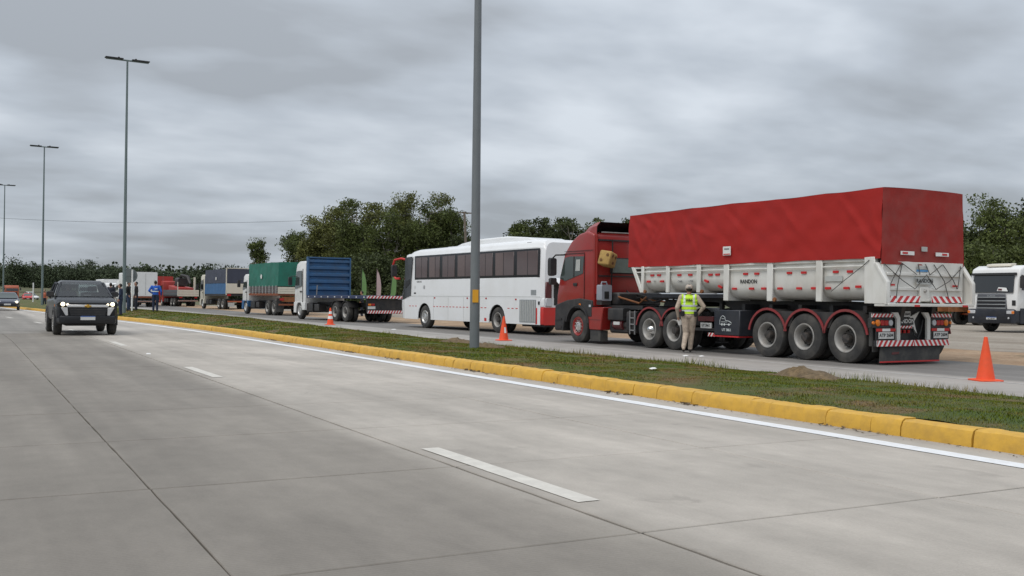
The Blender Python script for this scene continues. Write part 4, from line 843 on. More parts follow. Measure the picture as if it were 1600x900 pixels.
OB().box(-0.004, 0.006, 2.1, 2.5, 1.0, 1.38).build('locker_hatch', 'sticker_grey', C) if False else None
for y in (1.3, 2.6, 3.9, 5.2): OB().box(-0.0035, 0.006, y-.006, y+.006, .42, 1.39).build('locker_seam', 'sticker_grey', C)
mr_ = OB().tube([(0.3, 8.15, 3.02), (0.12, 8.6, 3.12), (-0.02, 9.0, 3.06), (-0.05, 9.12, 2.80), (-0.04, 9.10, 2.35), (0.02, 8.95, 2.2), (0.1, 8.7, 2.2)], 0.05, 8).build('mirror_arm', 'red_bright', C)
OB().rloft([(8.98, -.14, .10, 2.30, 2.82, .05), (9.10, -.16, .12, 2.28, 2.84, .05)]).build('mirror_head', 'black_plastic', mr_)
for yc, st in ((0.0, 'grey'), (6.05, 'bright')):
    wheel(C, 0.03, yc+OB.OY, 0.50, 0.28, -1, st, yc < 1); wheel(C, BW-0.03, yc+OB.OY, 0.50, 0.28, 1, st, yc < 1)
for x in (.35, BW-.75): OB().box(x, x+.4, 8.74, 8.80, .70, .92).build('headlight', 'lamp_white', C)
OB().box(.2, BW-.2, -3.0, -1.5, .30, .6).build('engine_sump', 'dark_metal', C)

# ------------------------------------------------------------------ generic lorry cab: y0 back, y1 front, in the lorry's own frame
def cab(P, y0, y1, W, zr, paint, lower, z0=0.95, roof=None, glass='glass_cab'):
    d = y1-y0
    MB().prism([(y0, z0), (y0, zr-.1), (y0+.15, zr), (y0+d*.55, zr), (y0+d*.80, zr-.16), (y1-.20, zr-.55), (y1-.04, 1.85), (y1, 1.3), (y1, z0)], 'x', .03, W-.03).build('cab_shell', paint, P, bevel=.06, seg=2)
    for x0, x1, s in ((-.004, .034, -1), (W-.034, W+.004, 1)):
        pts = [(x0 if s < 0 else x1, y0+d*.30, 1.95), (x0 if s < 0 else x1, y0+d*.30, zr-.55), (x0 if s < 0 else x1, y1-.42, zr-.58), (x0 if s < 0 else x1, y1-.14, 1.78)]
        MB().panel(pts if s < 0 else pts[::-1], .012).build('side_window', glass, P)
        MB().box(x0, x1, y0+d*.22, y0+d*.235, z0+.05, zr-.45).build('door_seam', 'ink', P)
        MB().box(x0-.015, x1+.015, y0+d*.32, y0+d*.45, 1.58, 1.66).build('door_handle', 'ink', P)
        xm = -.24 if s < 0 else W+.24
        mi = MB().rloft([(y1-.02, xm-.11, xm+.11, 1.98, 2.48, .04), (y1+.10, xm-.11, xm+.11, 1.98, 2.48, .04)]).build('wing_mirror', 'black_plastic', P)
        MB().tube([(.05 if s < 0 else W-.05, y1-.25, 2.55), (xm, y1+.02, 2.52)], .02, 5).build('mirror_arm', 'black_plastic', mi)
        MB().prism([(y0, .85), (y0, z0+.05), (y1, z0+.05), (y1+.03, .38), (y1-.35, .38), (y1-.42, .75), (y1-.62, .98), (y1-1.1, .98), (y1-1.32, .72), (y1-1.36, .55), (y0, .55)], 'x', x0, x1+.25 if s < 0 else x1).build('cab_skirt', lower, P, bevel=.01)
    MB().panel([(.16, y1-.02, 1.86), (W-.16, y1-.02, 1.86), (W-.2, y1-.19, zr-.56), (.2, y1-.19, zr-.56)][::-1], .015).build('windscreen', 'glass_dark', P)
    MB().box(.05, W-.05, y1-.1, y1+.06, .38, .92).build('front_bumper', lower, P, bevel=.03)
    for x in (.16, W-.56): MB().box(x, x+.4, y1+.055, y1+.075, .62, .82).build('headlight', 'lamp_white', P)
    MB().box(.35, W-.35, y1-.01, y1+.02, 1.05, 1.6).build('grille', 'grille_dark', P)
def chassis(P, W, y0, y1, rears, front, Rr=.50, st='grey'):
    for x in (.78, W-.88): MB().box(x, x+.1, y0, y1, .78, 1.02).build('chassis_rail', 'dark_metal', P)
    for y in rears:
        wheel(P, .03, y, Rr, .27, -1, st, True); wheel(P, W-.03, y, Rr, .27, 1, st, True); MB().tube([(.3, y, Rr), (W-.3, y, Rr)], .09, 8).build('axle', 'dark_metal', P)
    wheel(P, .05, front, Rr, .28, -1, 'bright' if st != 'dark' else 'dark'); wheel(P, W-.05, front, Rr, .28, 1, 'bright')
    MB().rloft([(front-1.9, .12, .68, .45, .95, .06), (front-.95, .12, .68, .45, .95, .06)]).build('fuel_tank', 'dark_metal', P)
    MB().rloft([(front-2.8, .15, .60, .5, .92, .05), (front-2.1, .15, .60, .5, .92, .05)]).build('battery_box', 'dark_metal', P)
    MB().rloft([(front-2.5, W-.68, W-.12, .45, .95, .06), (front-1.0, W-.68, W-.12, .45, .95, .06)]).build('fuel_tank', 'dark_metal', P)

# ------------------------------------------------------------------ flatbed with blue headboard
def place(pxl, deg, back, z=0):
    p = px(*pxl); h_ = R_(deg); return (Vector((p.x, p.y, z))+Matrix.Rotation(h_, 3, 'Z') @ Vector((0, -back, 0))), h_
loc, hd = place((538, 503), 4.0, 2.85)
FB = thing('flatbed_lorry', 'empty flatbed lorry with white cab and tall corrugated blue headboard, ahead of the coach', 'truck', loc, hd)
W = 2.6
chassis(FB, W, 0.1, 10.1, (2.85, 4.25), 9.72, .52)
cab(FB, 8.75, 10.55, W-.1, 3.4, 'white_paint', 'white_paint')
dk = MB().box(0, W, .0, 8.5, 1.25, 1.42).build('deck', 'deck_blue', FB, bevel=.015)
for k in range(9): MB().box(-.012, .004, .25+k*.98, .37+k*.98, 1.30, 1.36).build('marker_lamp', 'refl_white', dk)
hb_ = MB().box(0, W+.05, 8.42, 8.52, 1.42, 3.58).build('headboard', 'blue_metal', FB)
for k in range(5): MB().prism([(8.425, 1.66+k*.40), (8.30, 1.74+k*.40), (8.30, 1.88+k*.40), (8.425, 1.96+k*.40)], 'x', .06, W-.01).build('corrugation', 'blue_metal', hb_)
for x in (-.01, W-.02): MB().box(x, x+.08, 8.28, 8.54, 1.42, 3.62).build('headboard_post', 'blue_metal', hb_)
MB().box(0, W+.05, 8.28, 8.54, 3.56, 3.64).build('headboard_rail', 'blue_metal', hb_)
hazard(FB, (0, -.012, 1.27), (1, 0, 0), (0, 0, 1), W, .13, 14); hazard(FB, (.05, -.012, .50), (1, 0, 0), (0, 0, 1), W-.1, .15, 16)
MB().box(.05, W-.05, 0, .08, .50, .65).build('bumper', 'dark_metal', FB); MB().box(.05, W-.05, .12, .16, .62, 1.24).build('rear_panel', 'dark_metal', FB)
for x in (.1, W-.5): lb = MB().box(x, x+.4, .06, .12, .88, 1.02).build('lamp_housing', 'black_plastic', FB); MB().box(x+.02, x+.18, .045, .06, .9, 1.0).build('lamp', 'lamp_orange', lb); MB().box(x+.2, x+.38, .045, .06, .9, 1.0).build('lamp', 'lamp_red', lb)
p_ = MB().box(.1, .52, .05, .06, .72, .86).build('plate', 'plate', FB)
for y in (2.85, 4.25): MB().arch(y, .52, .585, .61, .02, .62, 25, 155, 10).build('mudguard', 'black_plastic', FB)
MB().tube([(.5, 8.2, 1.42), (.5, 8.1, 2.0)], .03, 6).build('stanchion', 'rim_grey', FB)

# ------------------------------------------------------------------ green tarpaulin lorry
loc, hd = place((429, 493), 4.0, 0.62)
GL = thing('covered_lorry', 'lorry with white and blue cab and green tarpaulin over its load', 'truck', loc, hd)
chassis(GL, 2.55, .1, 7.6, (.95, 2.30), 7.25, .52); cab(GL, 6.55, 8.0, 2.5, 2.95, 'white_paint', 'tarp_blue')
A, B = tarp_shell(0, 2.55, 0.0, 6.45, 2.03, 3.68, 4.2, .03, step=.18); ta = A.build('tarpaulin', 'tarp_green', GL); B.build('rear_flap', 'tarp_green', ta)
MB().lathe([(-.04, .16), (-.05, .16)], c=(-.02, 3.4, 2.72), seg=16).build('round_sticker', 'paper', ta)
for k in range(3): MB().box(-.02, .03, .05, 6.4, 1.58+k*.15, 1.72+k*.15).build('side_board', 'tarp_grime', GL, bevel=.008)
for k in range(9): MB().box(-.03, -.01, .3+k*.72, .38+k*.72, 1.5, 2.08).build('side_stake', 'sticker_grey', GL)
for k in range(3): MB().box(0, 2.55, -.02, .03, 1.50+k*.16, 1.65+k*.16).build('tail_board', 'cream_paint', GL, bevel=.008)
MB().box(0, 2.55, .05, 6.4, 1.38, 1.54).build('bed', 'wood_red', GL); MB().box(.1, 2.45, .0, .1, .70, .82).build('bumper', 'wood_red', GL); MB().box(.3, 2.2, .04, .1, .95, 1.3).build('rear_panel', 'brown_skid', GL)
for x in (.15, 2.1): MB().box(x, x+.3, -.02, .05, 1.05, 1.2).build('tail_lamp', 'lamp_red', GL)
for xx in (.03, 2.1): MB().box(xx, xx+.5, .30, .33, .25, 1.2).build('mud_flap', 'grey_rubber', GL)

# ------------------------------------------------------------------ navy curtain-sided lorry
loc, hd = place((353, 484.0), 4.0, 0)
NL = thing('curtain_lorry', 'cream-cab lorry with navy and blue curtain sides, behind the green lorry', 'truck', loc, hd)
chassis(NL, 2.55, .1, 8.4, (1.3, 2.6), 8.3, .52); cab(NL, 7.6, 9.2, 2.5, 3.45, 'cream_paint', 'cream_paint', glass='glass_dark')
A, B = tarp_shell(0, 2.55, 0.0, 7.4, 2.55, 3.9, 9.2, .02, step=.2); ta = A.build('tarpaulin', 'tarp_navy', NL); B.build('rear_flap', 'tarp_navy', ta)
A, B = tarp_shell(-.02, 2.57, 0.05, 7.38, 1.5, 2.56, 11.2, .015, step=.2); A.build('lower_curtain', 'tarp_blue', NL)
MB().lathe([(-.06, .16), (-.05, .16)], c=(-.02, 3.2, 3.0), seg=14).build('round_sticker', 'paper', ta)
MB().box(0.0, 2.55, -.06, .0, 1.55, 2.5).build('tail_gate', 'cream_paint', NL, bevel=.02)
for x in (-.03, 2.50): MB().box(x, x+.08, -.04, .06, 1.4, 3.98).build('corner_post', 'cream_paint', NL)
MB().box(-.02, 2.57, -.03, .05, 3.93, 4.0).build('top_rail', 'cream_paint', NL)
MB().box(0, 2.55, 0, 7.4, 1.32, 1.50).build('bed', 'dark_metal', NL); MB().box(.15, 2.4, -.03, .05, .72, .85).build('bumper', 'far_orange', NL)
for x in (.1, 2.05): MB().box(x, x+.35, -.05, .0, 1.32, 1.5).build('tail_lamp', 'lamp_red', NL)
MB().box(.2, .8, -.02, .02, .3, .68).build('mud_flap', 'sticker_grey', NL)

# ------------------------------------------------------------------ crane lorry
loc, hd = place((277, 479.0), 4.0, 0)
CL = thing('crane_lorry', 'flat lorry with grey side boards and white tailgate carrying a folded black crane', 'truck', loc, hd)
chassis(CL, 2.5, .1, 9.0, (1.8, 3.1), 8.0, .5); cab(CL, 7.2, 8.9, 2.5, 3.1, 'red_faded', 'red_faded')
MB().box(0, 2.5, 0, 7.0, 1.2, 1.38).build('bed', 'dark_metal', CL)
for k in range(2): MB().box(-.02, .03, .03, 7.0, 1.38+k*.31, 1.67+k*.31).build('side_board', 'grey_board', CL, bevel=.01); MB().box(2.47, 2.52, .03, 7.0, 1.38+k*.31, 1.67+k*.31).build('side_board', 'grey_board', CL, bevel=.01)
for k in range(3): MB().box(.0, 2.5, -.04, .01, 1.22+k*.26, 1.46+k*.26).build('tail_board', 'cream_paint', CL, bevel=.01)
MB().box(-.02, .06, -.05, .05, 1.3, 2.9).build('corner_post', 'cream_paint', CL); MB().box(2.0, 2.2, .4, .6, 1.4, 3.5).build('crane_rest', 'cream_paint', CL)
MB().box(.1, 2.4, -.02, .06, .62, .75).build('bumper', 'refl_white', CL); MB().box(.1, 2.4, -.026, -.02, .64, .73).build('bumper_stripe', 'wood_red', CL)
for x in (.2, 2.0): MB().box(x, x+.3, -.02, .02, 1.0, 1.14).build('tail_lamp', 'lamp_red', CL)
MB().rloft([(6.3, .8, 1.7, 1.3, 2.4, .1), (6.9, .8, 1.7, 1.3, 2.4, .1)]).build('crane_base', 'dark_metal', CL)
ar = MB().tube([(1.2, 6.5, 2.2), (1.2, 4.3, 3.2), (1.25, 3.0, 3.75)], [.22, .24, .18], 6).build('crane_boom', 'dark_metal', CL); MB().tube([(1.25, 3.0, 3.75), (1.5, 1.2, 3.55), (1.6, .5, 2.7)], [.2, .22, .14], 6).build('crane_boom', 'dark_metal', CL)
MB().tube([(1.0, 6.4, 2.0), (1.0, 4.2, 2.9)], .1, 6).build('crane_ram', 'rim_grey', ar); MB().rloft([(2.6, .7, 1.9, 2.5, 3.4, .25), (4.6, .8, 1.8, 2.3, 3.5, .25)]).build('grab_bucket', 'dark_metal', CL)
MB().rloft([(.5, .3, 2.2, 1.4, 2.2, .1), (5.6, .3, 2.2, 1.4, 2.55, .1)]).build('red_load', 'red_faded', CL)

# ------------------------------------------------------------------ lorries farther off
def box_lorry(label, loc, hd, body, cabm, hgt=3.8, L=7.5, facing=1, name='box_lorry', red_rear=False):
    P = thing(name, label, 'truck', loc, hd)
    chassis(P, 2.5, .1, L+1.6, (1.2, 2.4), L+.9, .5); cab(P, L+.2, L+1.9, 2.5, 2.95, cabm, cabm)
    MB().rloft([(0, 0, 2.5, 1.2, hgt, .12), (L, 0, 2.5, 1.2, hgt, .12)]).build('cargo_box', body, P)
    MB().box(1.24, 1.26, -.012, .0, 1.3, hgt-.15).build('door_seam', 'ink_grey', P)
    b = MB().box(.1, 2.4, -.06, .02, .55, .68).build('bumper', 'refl_white', P); MB().box(.1, 2.4, -.066, -.06, .57, .66).build('bumper_stripe', 'wood_red', b)
    MB().box(.1, 2.4, -.02, .04, 1.0, 1.19).build('rear_beam', 'wood_red', P)
    return P
def ad(x, d, deg): return at(x, d), R_(deg)
box_lorry('white box-bodied lorry with rounded roof corners, seen from behind beside the sign post', at(209, 112), R_(4), 'white_paint', 'white_paint', 3.85, 8, name='box_lorry')
box_lorry('red box lorry between the white box lorry and the crane lorry', at(238.5, 128), R_(4), 'red_faded', 'red_faded', 3.7, 7)
box_lorry('distant white lorry facing the camera beyond the dark pickup', at(178, 150), R_(184), 'white_paint', 'white_paint', 3.5, 6)
box_lorry('distant pale lorry half hidden behind the roof of the dark pickup', at(150, 165), R_(174), 'cream_paint', 'white_paint', 3.4, 6)

# ------------------------------------------------------------------ dark pickup coming towards the camera
PK = thing('pickup', 'dark pickup with headlights on, driving towards the camera', 'pickup', (3.42, 35.4, 0), math.pi)
bd = MB().rloft([(-5.25, -.88, .88, .55, 1.14, .08), (-3.7, -.93, .93, .45, 1.16, .10), (-1.6, -.93, .93, .45, 1.22, .10), (-1.2, -.93, .93, .45, 1.24, .14), (-.55, -.93, .93, .45, 1.20, .16), (-.18, -.90, .90, .48, 1.12, .16), (-.04, -.82, .82, .52, 1.04, .12)], 5).build('body', 'car_dark', PK)
MB().zloft([(1.66, -.705, .705, -3.5, -1.95, .14), (1.72, -.69, .69, -3.48, -2.0, .14), (1.79, -.60, .60, -3.35, -2.18, .14)], 4).build('roof', 'car_roof_skylit', PK)
MB().box(-.86, .86, -3.75, -1.45, 1.10, 1.245).build('cabin_sill', 'car_dark', PK, bevel=.03)
for s in (-1, 1):
    for nm_, a, b, r_ in (('front_pillar', (s*.84, -1.22, 1.22), (s*.66, -1.99, 1.70), .045), ('middle_pillar', (s*.87, -2.58, 1.22), (s*.70, -2.60, 1.70), .05), ('rear_pillar', (s*.86, -3.70, 1.22), (s*.68, -3.44, 1.70), .09)): MB().tube([a, b], [r_*1.15, r_], 8).build(nm_, 'car_dark', PK)
MB().rings([[(-.80, -1.20, 1.25), (-.4, -1.15, 1.255), (.4, -1.15, 1.255), (.80, -1.20, 1.25)], [(-.73, -1.55, 1.47), (-.4, -1.51, 1.475), (.4, -1.51, 1.475), (.73, -1.55, 1.47)], [(-.64, -1.98, 1.69), (-.4, -1.95, 1.695), (.4, -1.95, 1.695), (.64, -1.98, 1.69)]], cap=False, closed=False).build('windscreen', 'glass_clear', PK)
MB().panel([(-.70, -3.70, 1.25), (.70, -3.70, 1.25), (.60, -3.46, 1.66), (-.60, -3.46, 1.66)], .006).build('rear_window', 'glass_clear', PK)
MB().box(-.80, .80, -1.55, -1.30, 1.12, 1.262).build('dashboard', 'cloth_black', PK, bevel=.02)
for x_, y_ in ((-.40, -2.45), (.40, -2.45), (-.42, -3.3), (.42, -3.3)):
    st_ = MB().rloft([(y_-.10, x_-.23, x_+.23, .8, 1.40, .06), (y_, x_-.24, x_+.24, .8, 1.38, .06)]).build('seat', 'cloth_black', PK); MB().rloft([(y_-.10, x_-.12, x_+.12, 1.42, 1.60, .05), (y_-.02, x_-.12, x_+.12, 1.42, 1.60, .05)]).build('headrest', 'cloth_black', st_)
MB().box(-.22, .0, -1.30, -1.25, 1.285, 1.31).build('dashboard_paper', 'paper', PK)
for s in (-1, 1):
    MB().panel([(s*.868, -1.62, 1.28), (s*.868, -2.55, 1.26), (s*.735, -2.55, 1.66), (s*.74, -2.08, 1.66)][::s], .006).build('side_window', 'glass_clear', PK); MB().panel([(s*.868, -2.62, 1.26), (s*.868, -3.55, 1.26), (s*.735, -3.42, 1.66), (s*.735, -2.62, 1.66)][::s], .006).build('side_window', 'glass_clear', PK)
    mi = MB().rloft([(-1.72, s*1.0-.12, s*1.0+.12, 1.24, 1.42, .05), (-1.60, s*1.0-.11, s*1.0+.11, 1.25, 1.41, .05)]).build('wing_mirror', 'black_plastic', PK)
    hl = MB().prism([(s*.50, .93), (s*.90, .92), (s*.92, 1.02), (s*.86, 1.10), (s*.52, 1.04)], 'y', -.16, -.005).build('headlight', 'glass_dark', PK, bevel=.02); MB().lathe([(-.01, .062), (.012, .066), (.02, .045)], axis='y', c=(s*.74, 0, 1.005), seg=14).build('lit_lamp', 'head_on', hl); MB().lathe([(-.01, .04), (.008, .036)], axis='y', c=(s*.60, 0, .99), seg=12).build('lit_lamp', 'head_on', hl)
    MB().prism([(s*.60, .90), (s*.80, .90), (s*.66, .64), (s*.58, .64)], 'y', -.03, .022).build('grille_leg', 'silver_trim', PK, bevel=.01)
    MB().box(s*.93-.01, s*.93+.01, -.72, -.62, .92, 1.0).build('indicator', 'lamp_orange', PK); MB().box(s*.83-.08, s*.83+.08, -.10, -.02, .56, .64).build('fog_lamp', 'grille_dark', PK)
    for y in (-.98, -4.2):
        wheel(PK, s*.96, y, .39, .26, s, 'car'); MB().arch(y, .39, .42, .52, s*.90-.06, s*.90+.06, -8, 188, 14).build('wheel_arch', 'black_plastic', PK)
MB().box(-.62, .62, -.03, .025, .905, .99).build('chrome_bar', 'silver_trim', PK, bevel=.015); MB().box(-.56, .56, -.04, .0, 1.0, 1.06).build('upper_grille', 'grille_dark', PK, bevel=.01)
em = MB().box(-.10, .10, .02, .04, .915, .975).build('emblem', 'gold', PK, bevel=.008); MB().box(-.04, .04, .022, .042, .895, .995).build('emblem_cross', 'gold', em, bevel=.008)
MB().prism([(-.58, .88), (.58, .88), (.50, .62), (-.50, .62)], 'y', -.03, .015).build('lower_grille', 'grille_dark', PK)
for k in range(4): MB().box(-.52, .52, .012, .022, .66+k*.055, .685+k*.055).build('grille_slat', 'black_plastic', PK)
MB().rloft([(-.35, -.90, .90, .36, .64, .08), (.0, -.84, .84, .38, .64, .08), (.06, -.70, .70, .40, .62, .06)]).build('front_bumper', 'grille_dark', PK)
pp = MB().box(-.22, .22, .06, .07, .50, .63).build('plate', 'plate', PK); MB().box(-.22, .22, .071, .073, .60, .63).build('plate_band', 'plate_blue', pp)
MB().box(-.6, .6, -5.0, -.5, .30, .46).build('underbody', 'dark_metal', PK); MB().box(-.80, .80, -5.2, -3.85, 1.10, 1.165).build('load_bed', 'black_plastic', PK)

def car(label, loc, rz, paint, lights=False, cat='car', name='car', tall=0.0, group=None):
    P = thing(name, label, cat, loc, rz, group)
    MB().rloft([(-4.4, -.80, .80, .40, .92, .10), (-3.9, -.86, .86, .30, .98, .12), (-1.2, -.87, .87, .28, .94, .12), (-.5, -.86, .86, .28, .84, .14), (-.1, -.80, .80, .32, .74, .12), (0, -.66, .66, .38, .66, .08)], 5).build('body', paint, P)
    t = tall
    MB().zloft([(.90, -.80, .80, -4.0, -1.05, .14), (1.15+t/2, -.72, .72, -3.75, -1.55, .14), (1.38+t, -.58, .58, -3.3, -1.98, .16), (1.44+t, -.46, .46, -3.05, -2.2, .16)], 4).build('cabin', paint, P)
    MB().rings([[(-.70, -1.12, .97), (.70, -1.12, .97)], [(-.64, -1.53, 1.15+t/2), (.64, -1.53, 1.15+t/2)], [(-.52, -1.92, 1.36+t), (.52, -1.92, 1.36+t)]], cap=False, closed=False).build('windscreen', 'glass_cab', P)
    MB().rings([[(-.68, -3.93, 1.0), (.68, -3.93, 1.0)], [(-.50, -3.34, 1.36+t), (.50, -3.34, 1.36+t)]], cap=False, closed=False).build('rear_window', 'glass_dark', P)
    for s in (-1, 1):
        MB().panel([(s*.785, -1.6, .98), (s*.785, -3.7, .98), (s*.605, -3.2, 1.34+t), (s*.605, -2.1, 1.34+t)][::s], .012).build('side_window', 'glass_dark', P)
        MB().rloft([(-1.62, s*.92-.10, s*.92+.10, .96, 1.08, .04), (-1.52, s*.92-.10, s*.92+.10, .96, 1.08, .04)]).build('wing_mirror', paint, P)
        h_ = MB().box(s*.62-.17, s*.62+.17, -.13, -.005, .60, .74).build('headlight', 'lamp_white', P, bevel=.03)
        if lights: MB().lathe([(-.02, .09), (.006, .085)], axis='y', c=(s*.66, 0, .67), seg=12).build('lit_lamp', 'head_on', h_)
        MB().box(s*.62-.16, s*.62+.16, -4.43, -4.38, .66, .84).build('tail_lamp', 'lamp_red', P)
        for y in (-.85, -3.5): wheel(P, s*.87, y, .31, .20, s, 'car')
    MB().box(-.62, .62, -.03, .012, .36, .54).build('grille', 'grille_dark', P, bevel=.01); MB().box(-.24, .24, .0, .02, .42, .54).build('plate', 'plate', P)
    return P
car('dark blue-grey sedan with headlights on at the left edge, behind the pickup', at(12, 80.0), math.pi-R_(2), 'car_blue_grey', True)
car('silver car parked beyond the flatbed lorry, under the feather flags', at(592, 82.0, .05), R_(70), 'car_silver', tall=.1)
car('small red car far down the road near the white marker post', at(44, 190), math.pi, 'red_bright')
car('white car far off to the right of the red car, near the marker post', at(56, 205), math.pi+.4, 'white_paint', tall=.3)
box_lorry('far orange lorry at the left edge below the tree line', at(26, 210), R_(182), 'far_orange', 'far_orange', 3.0, 4.5)

# ------------------------------------------------------------------ white lorry in the park
sl_ = px(1549, 520)
S = thing('parked_lorry', 'white lorry with dark grille parked on the gravel at the right edge', 'truck', (sl_.x, sl_.y, .03), R_(91))
SW = 2.5   # local: y forward (towards -X of the site); front plane at y = 0, x to the lorry's right
MB().prism([(-2.2, .95), (-2.2, 3.02), (-1.9, 3.10), (-.7, 3.05), (-.32, 2.90), (-.22, 2.62), (-.03, 1.70), (0, 1.2), (0, .95)], 'x', -SW/2, SW/2).build('cab_shell', 'white_paint', S, bevel=.09, seg=3)
MB().prism([(-.9, 3.06), (-.45, 3.0), (-.5, 3.12), (-.9, 3.16)], 'x', -.62, .62).build('roof_visor', 'cream_paint', S, bevel=.02)
MB().panel([(-1.08, -.005, 1.80), (-1.02, -.19, 2.60), (1.02, -.19, 2.60), (1.08, -.005, 1.80)], .02).build('windscreen', 'glass_dark', S)
MB().panel([(-1.14, -.15, 2.60), (-1.14, -.17, 2.70), (1.14, -.17, 2.70), (1.14, -.15, 2.60)], .05).build('sun_visor', 'ink', S)
ws_ = MB().panel([(-.85, .045, 1.86), (-.75, .01, 2.02), (-.35, .005, 2.05), (-.30, .04, 1.88)], .006).build('windscreen_sticker', 'paper', S); MB().panel([(-.55, .05, 1.90), (-.55, .032, 1.98), (-.36, .030, 1.99), (-.36, .05, 1.91)], .006).build('sticker_print', 'lamp_dark_red', ws_)
gp = MB().prism([(-.80, 1.02), (-.72, 1.74), (.72, 1.74), (.80, 1.02)], 'y', -.02, .03).build('grille', 'grille_grey', S, bevel=.02)
for k, (z, hh) in enumerate(((1.46, .10), (1.30, .09), (1.14, .09))): MB().prism([(-.70, z), (-.70, z+hh), (.70, z+hh), (.70, z)], 'y', .028, .038).build('grille_opening', 'grille_dark', gp)
for z in (1.57, 1.41, 1.25, 1.08): MB().box(-.74, .74, .03, .06, z, z+.035).build('grille_slat', 'aluminium', gp, bevel=.008)
text('SCANIA', .12, TM((0, .033, 1.66), 'F'), gp, 'aluminium')
MB().rloft([(-.5, -1.25, 1.25, .42, 1.06, .08), (.0, -1.22, 1.22, .40, 1.06, .10), (.06, -1.05, 1.05, .42, 1.02, .08)]).build('front_bumper', 'dark_navy', S)
for s in (-1, 1):
    hl = MB().box(s*.98-.19, s*.98+.19, .03, .075, .84, 1.0).build('headlight', 'lamp_white', S, bevel=.02); MB().box(s*1.12-.06, s*1.12+.06, .06, .085, .86, .98).build('indicator', 'lamp_orange', hl); MB().lathe([(.05, .05), (.07, .045)], axis='y', c=(s*.9, 0, .66), seg=10).build('fog_lamp', 'lamp_white', S)
    MB().panel([(s*1.262, -.35, 1.92), (s*1.262, -1.35, 1.92), (s*1.262, -1.35, 2.58), (s*1.262, -.55, 2.58)][::s], .012).build('side_window', 'glass_dark', S); MB().box(s*1.255-.012, s*1.255+.012, -1.48, -1.46, 1.1, 2.7).build('door_seam', 'ink', S)
    mi = MB().rloft([(-.25, s*1.46-.12, s*1.46+.12, 2.0, 2.55, .04), (-.10, s*1.46-.12, s*1.46+.12, 2.0, 2.55, .05)]).build('wing_mirror', 'black_plastic', S); MB().tube([(s*1.2, -.4, 2.6), (s*1.46, -.2, 2.55)], .03, 6).build('mirror_arm', 'black_plastic', mi)
    MB().box(s*1.12-.09, s*1.12+.09, .0, .02, 1.22, 1.46).build('air_slot', 'ink', S, bevel=.02)
    for z in (.5, .78): MB().box(s*1.26-.04, s*1.26+.04, -1.0, -.5, z, z+.04).build('cab_step', 'aluminium', S)
    MB().prism([(-.25, .42), (-.25, 1.1), (-2.2, 1.1), (-2.2, .55), (-1.95, .55), (-1.9, .80), (-1.65, 1.0), (-1.3, 1.0), (-1.05, .80), (-1.0, .42)], 'x', s*1.24-.03, s*1.24+.03).build('cab_skirt', 'dark_navy', S)
    wheel(S, s*1.24, -1.47, .50, .30, s, 'bright'); 
    for y in (-5.0, -6.3): wheel(S, s*1.24, y, .50, .27, s, 'grey', True)
p_ = MB().box(-.30, .22, .062, .072, .58, .70).build('plate', 'plate', S); MB().box(-.30, .22, .073, .075, .67, .70).build('plate_band', 'plate_blue', p_); text('AC 481RV', .085, TM((-.04, .075, .62), 'F'), p_, 'ink')
for x in (-.45, .35): MB().box(x, x+.1, -7.5, -.5, .75, 1.0).build('chassis_rail', 'dark_metal', S)
MB().box(-1.25, 1.25, -7.6, -2.4, 1.15, 1.35).build('bed', 'dark_metal', S); MB().rloft([(-7.6, -1.25, 1.25, 1.35, 2.6, .04), (-2.45, -1.25, 1.25, 1.35, 2.6, .04)]).build('cargo_box', 'white_paint', S)
# older cream trailer behind the tail of the tipper
q = at(1488, 62, .03)
OT = thing('cream_trailer', 'cream flat trailer with rusty orange chassis, partly hidden behind the tipper tail', 'trailer', q, R_(75))
MB().box(-1.2, 1.2, -8, 0, 1.15, 1.32).build('bed', 'cream_paint', OT, bevel=.02); MB().box(-1.2, 1.2, -.06, 0, 1.32, 2.0).build('head_board', 'cream_paint', OT); 
for s in (-1, 1):
    for k in range(5): MB().box(s*1.2-.03, s*1.2+.03, -8+k*1.6, -6.45+k*1.6, 1.33, 1.95).build('side_board', 'cream_paint', OT, bevel=.01)
    MB().box(s*.5-.06, s*.5+.06, -7.8, 0.6, .8, 1.1).build('chassis_rail', 'brown_skid', OT)
    for y in (-1.2, -5.6, -6.8): wheel(OT, s*1.15, y, .5, .27, s, 'grey', True)
for y in (-1.2, -3.5): MB().box(-1.1, 1.1, y-.06, y+.06, .6, .72).build('under_beam', 'far_orange', OT)

# ------------------------------------------------------------------ cones
def med_z(X, Y):
    a, b = med_x(0, Y), med_x(1, Y); t = (X-a)/(b-a)
    if t < 0 or t > 1: return 0.0
    return z_med(t, Y, X)
def cone(label, x, y, h, bands=None):
    P = thing('traffic_cone', label, 'cone', (x, y, .001), rnd.uniform(0, 1.5), 'orange cones along the halted lorries')
    MB().lathe([(.03, h*.205), (.045, h*.20), (h*.96, h*.045), (h, h*.04), (h+.004, h*.02)], axis='z', seg=28).build('cone_body', 'cone_orange', P); MB().zloft([(0, -h*.29, h*.29, -h*.29, h*.29, .05), (.022, -h*.29, h*.29, -h*.29, h*.29, .05), (.034, -h*.22, h*.22, -h*.22, h*.22, .08)]).build('cone_base', 'cone_orange', P, bevel=.004)
    for a, b in bands or []:
        r = lambda z: h*.20+(h*.045-h*.20)*((z-.045)/(h*.96-.045))+.004
        MB().lathe([(a, r(a)), (b, r(b))], axis='z', seg=28).build('reflective_band', 'refl_white', P)
    return P
p = px(1540, 595); cone('plain tall orange cone at the right, nearest of the three', p.x, p.y, .75)
p = px(787, 532); c2_ = cone('orange cone with one white patch, beside the grey lamp post and the coach', p.x, p.y, .76)
cam_ang = math.atan2(-p.y, -p.x)-c2_.rotation_euler.z
pa = MB(); 
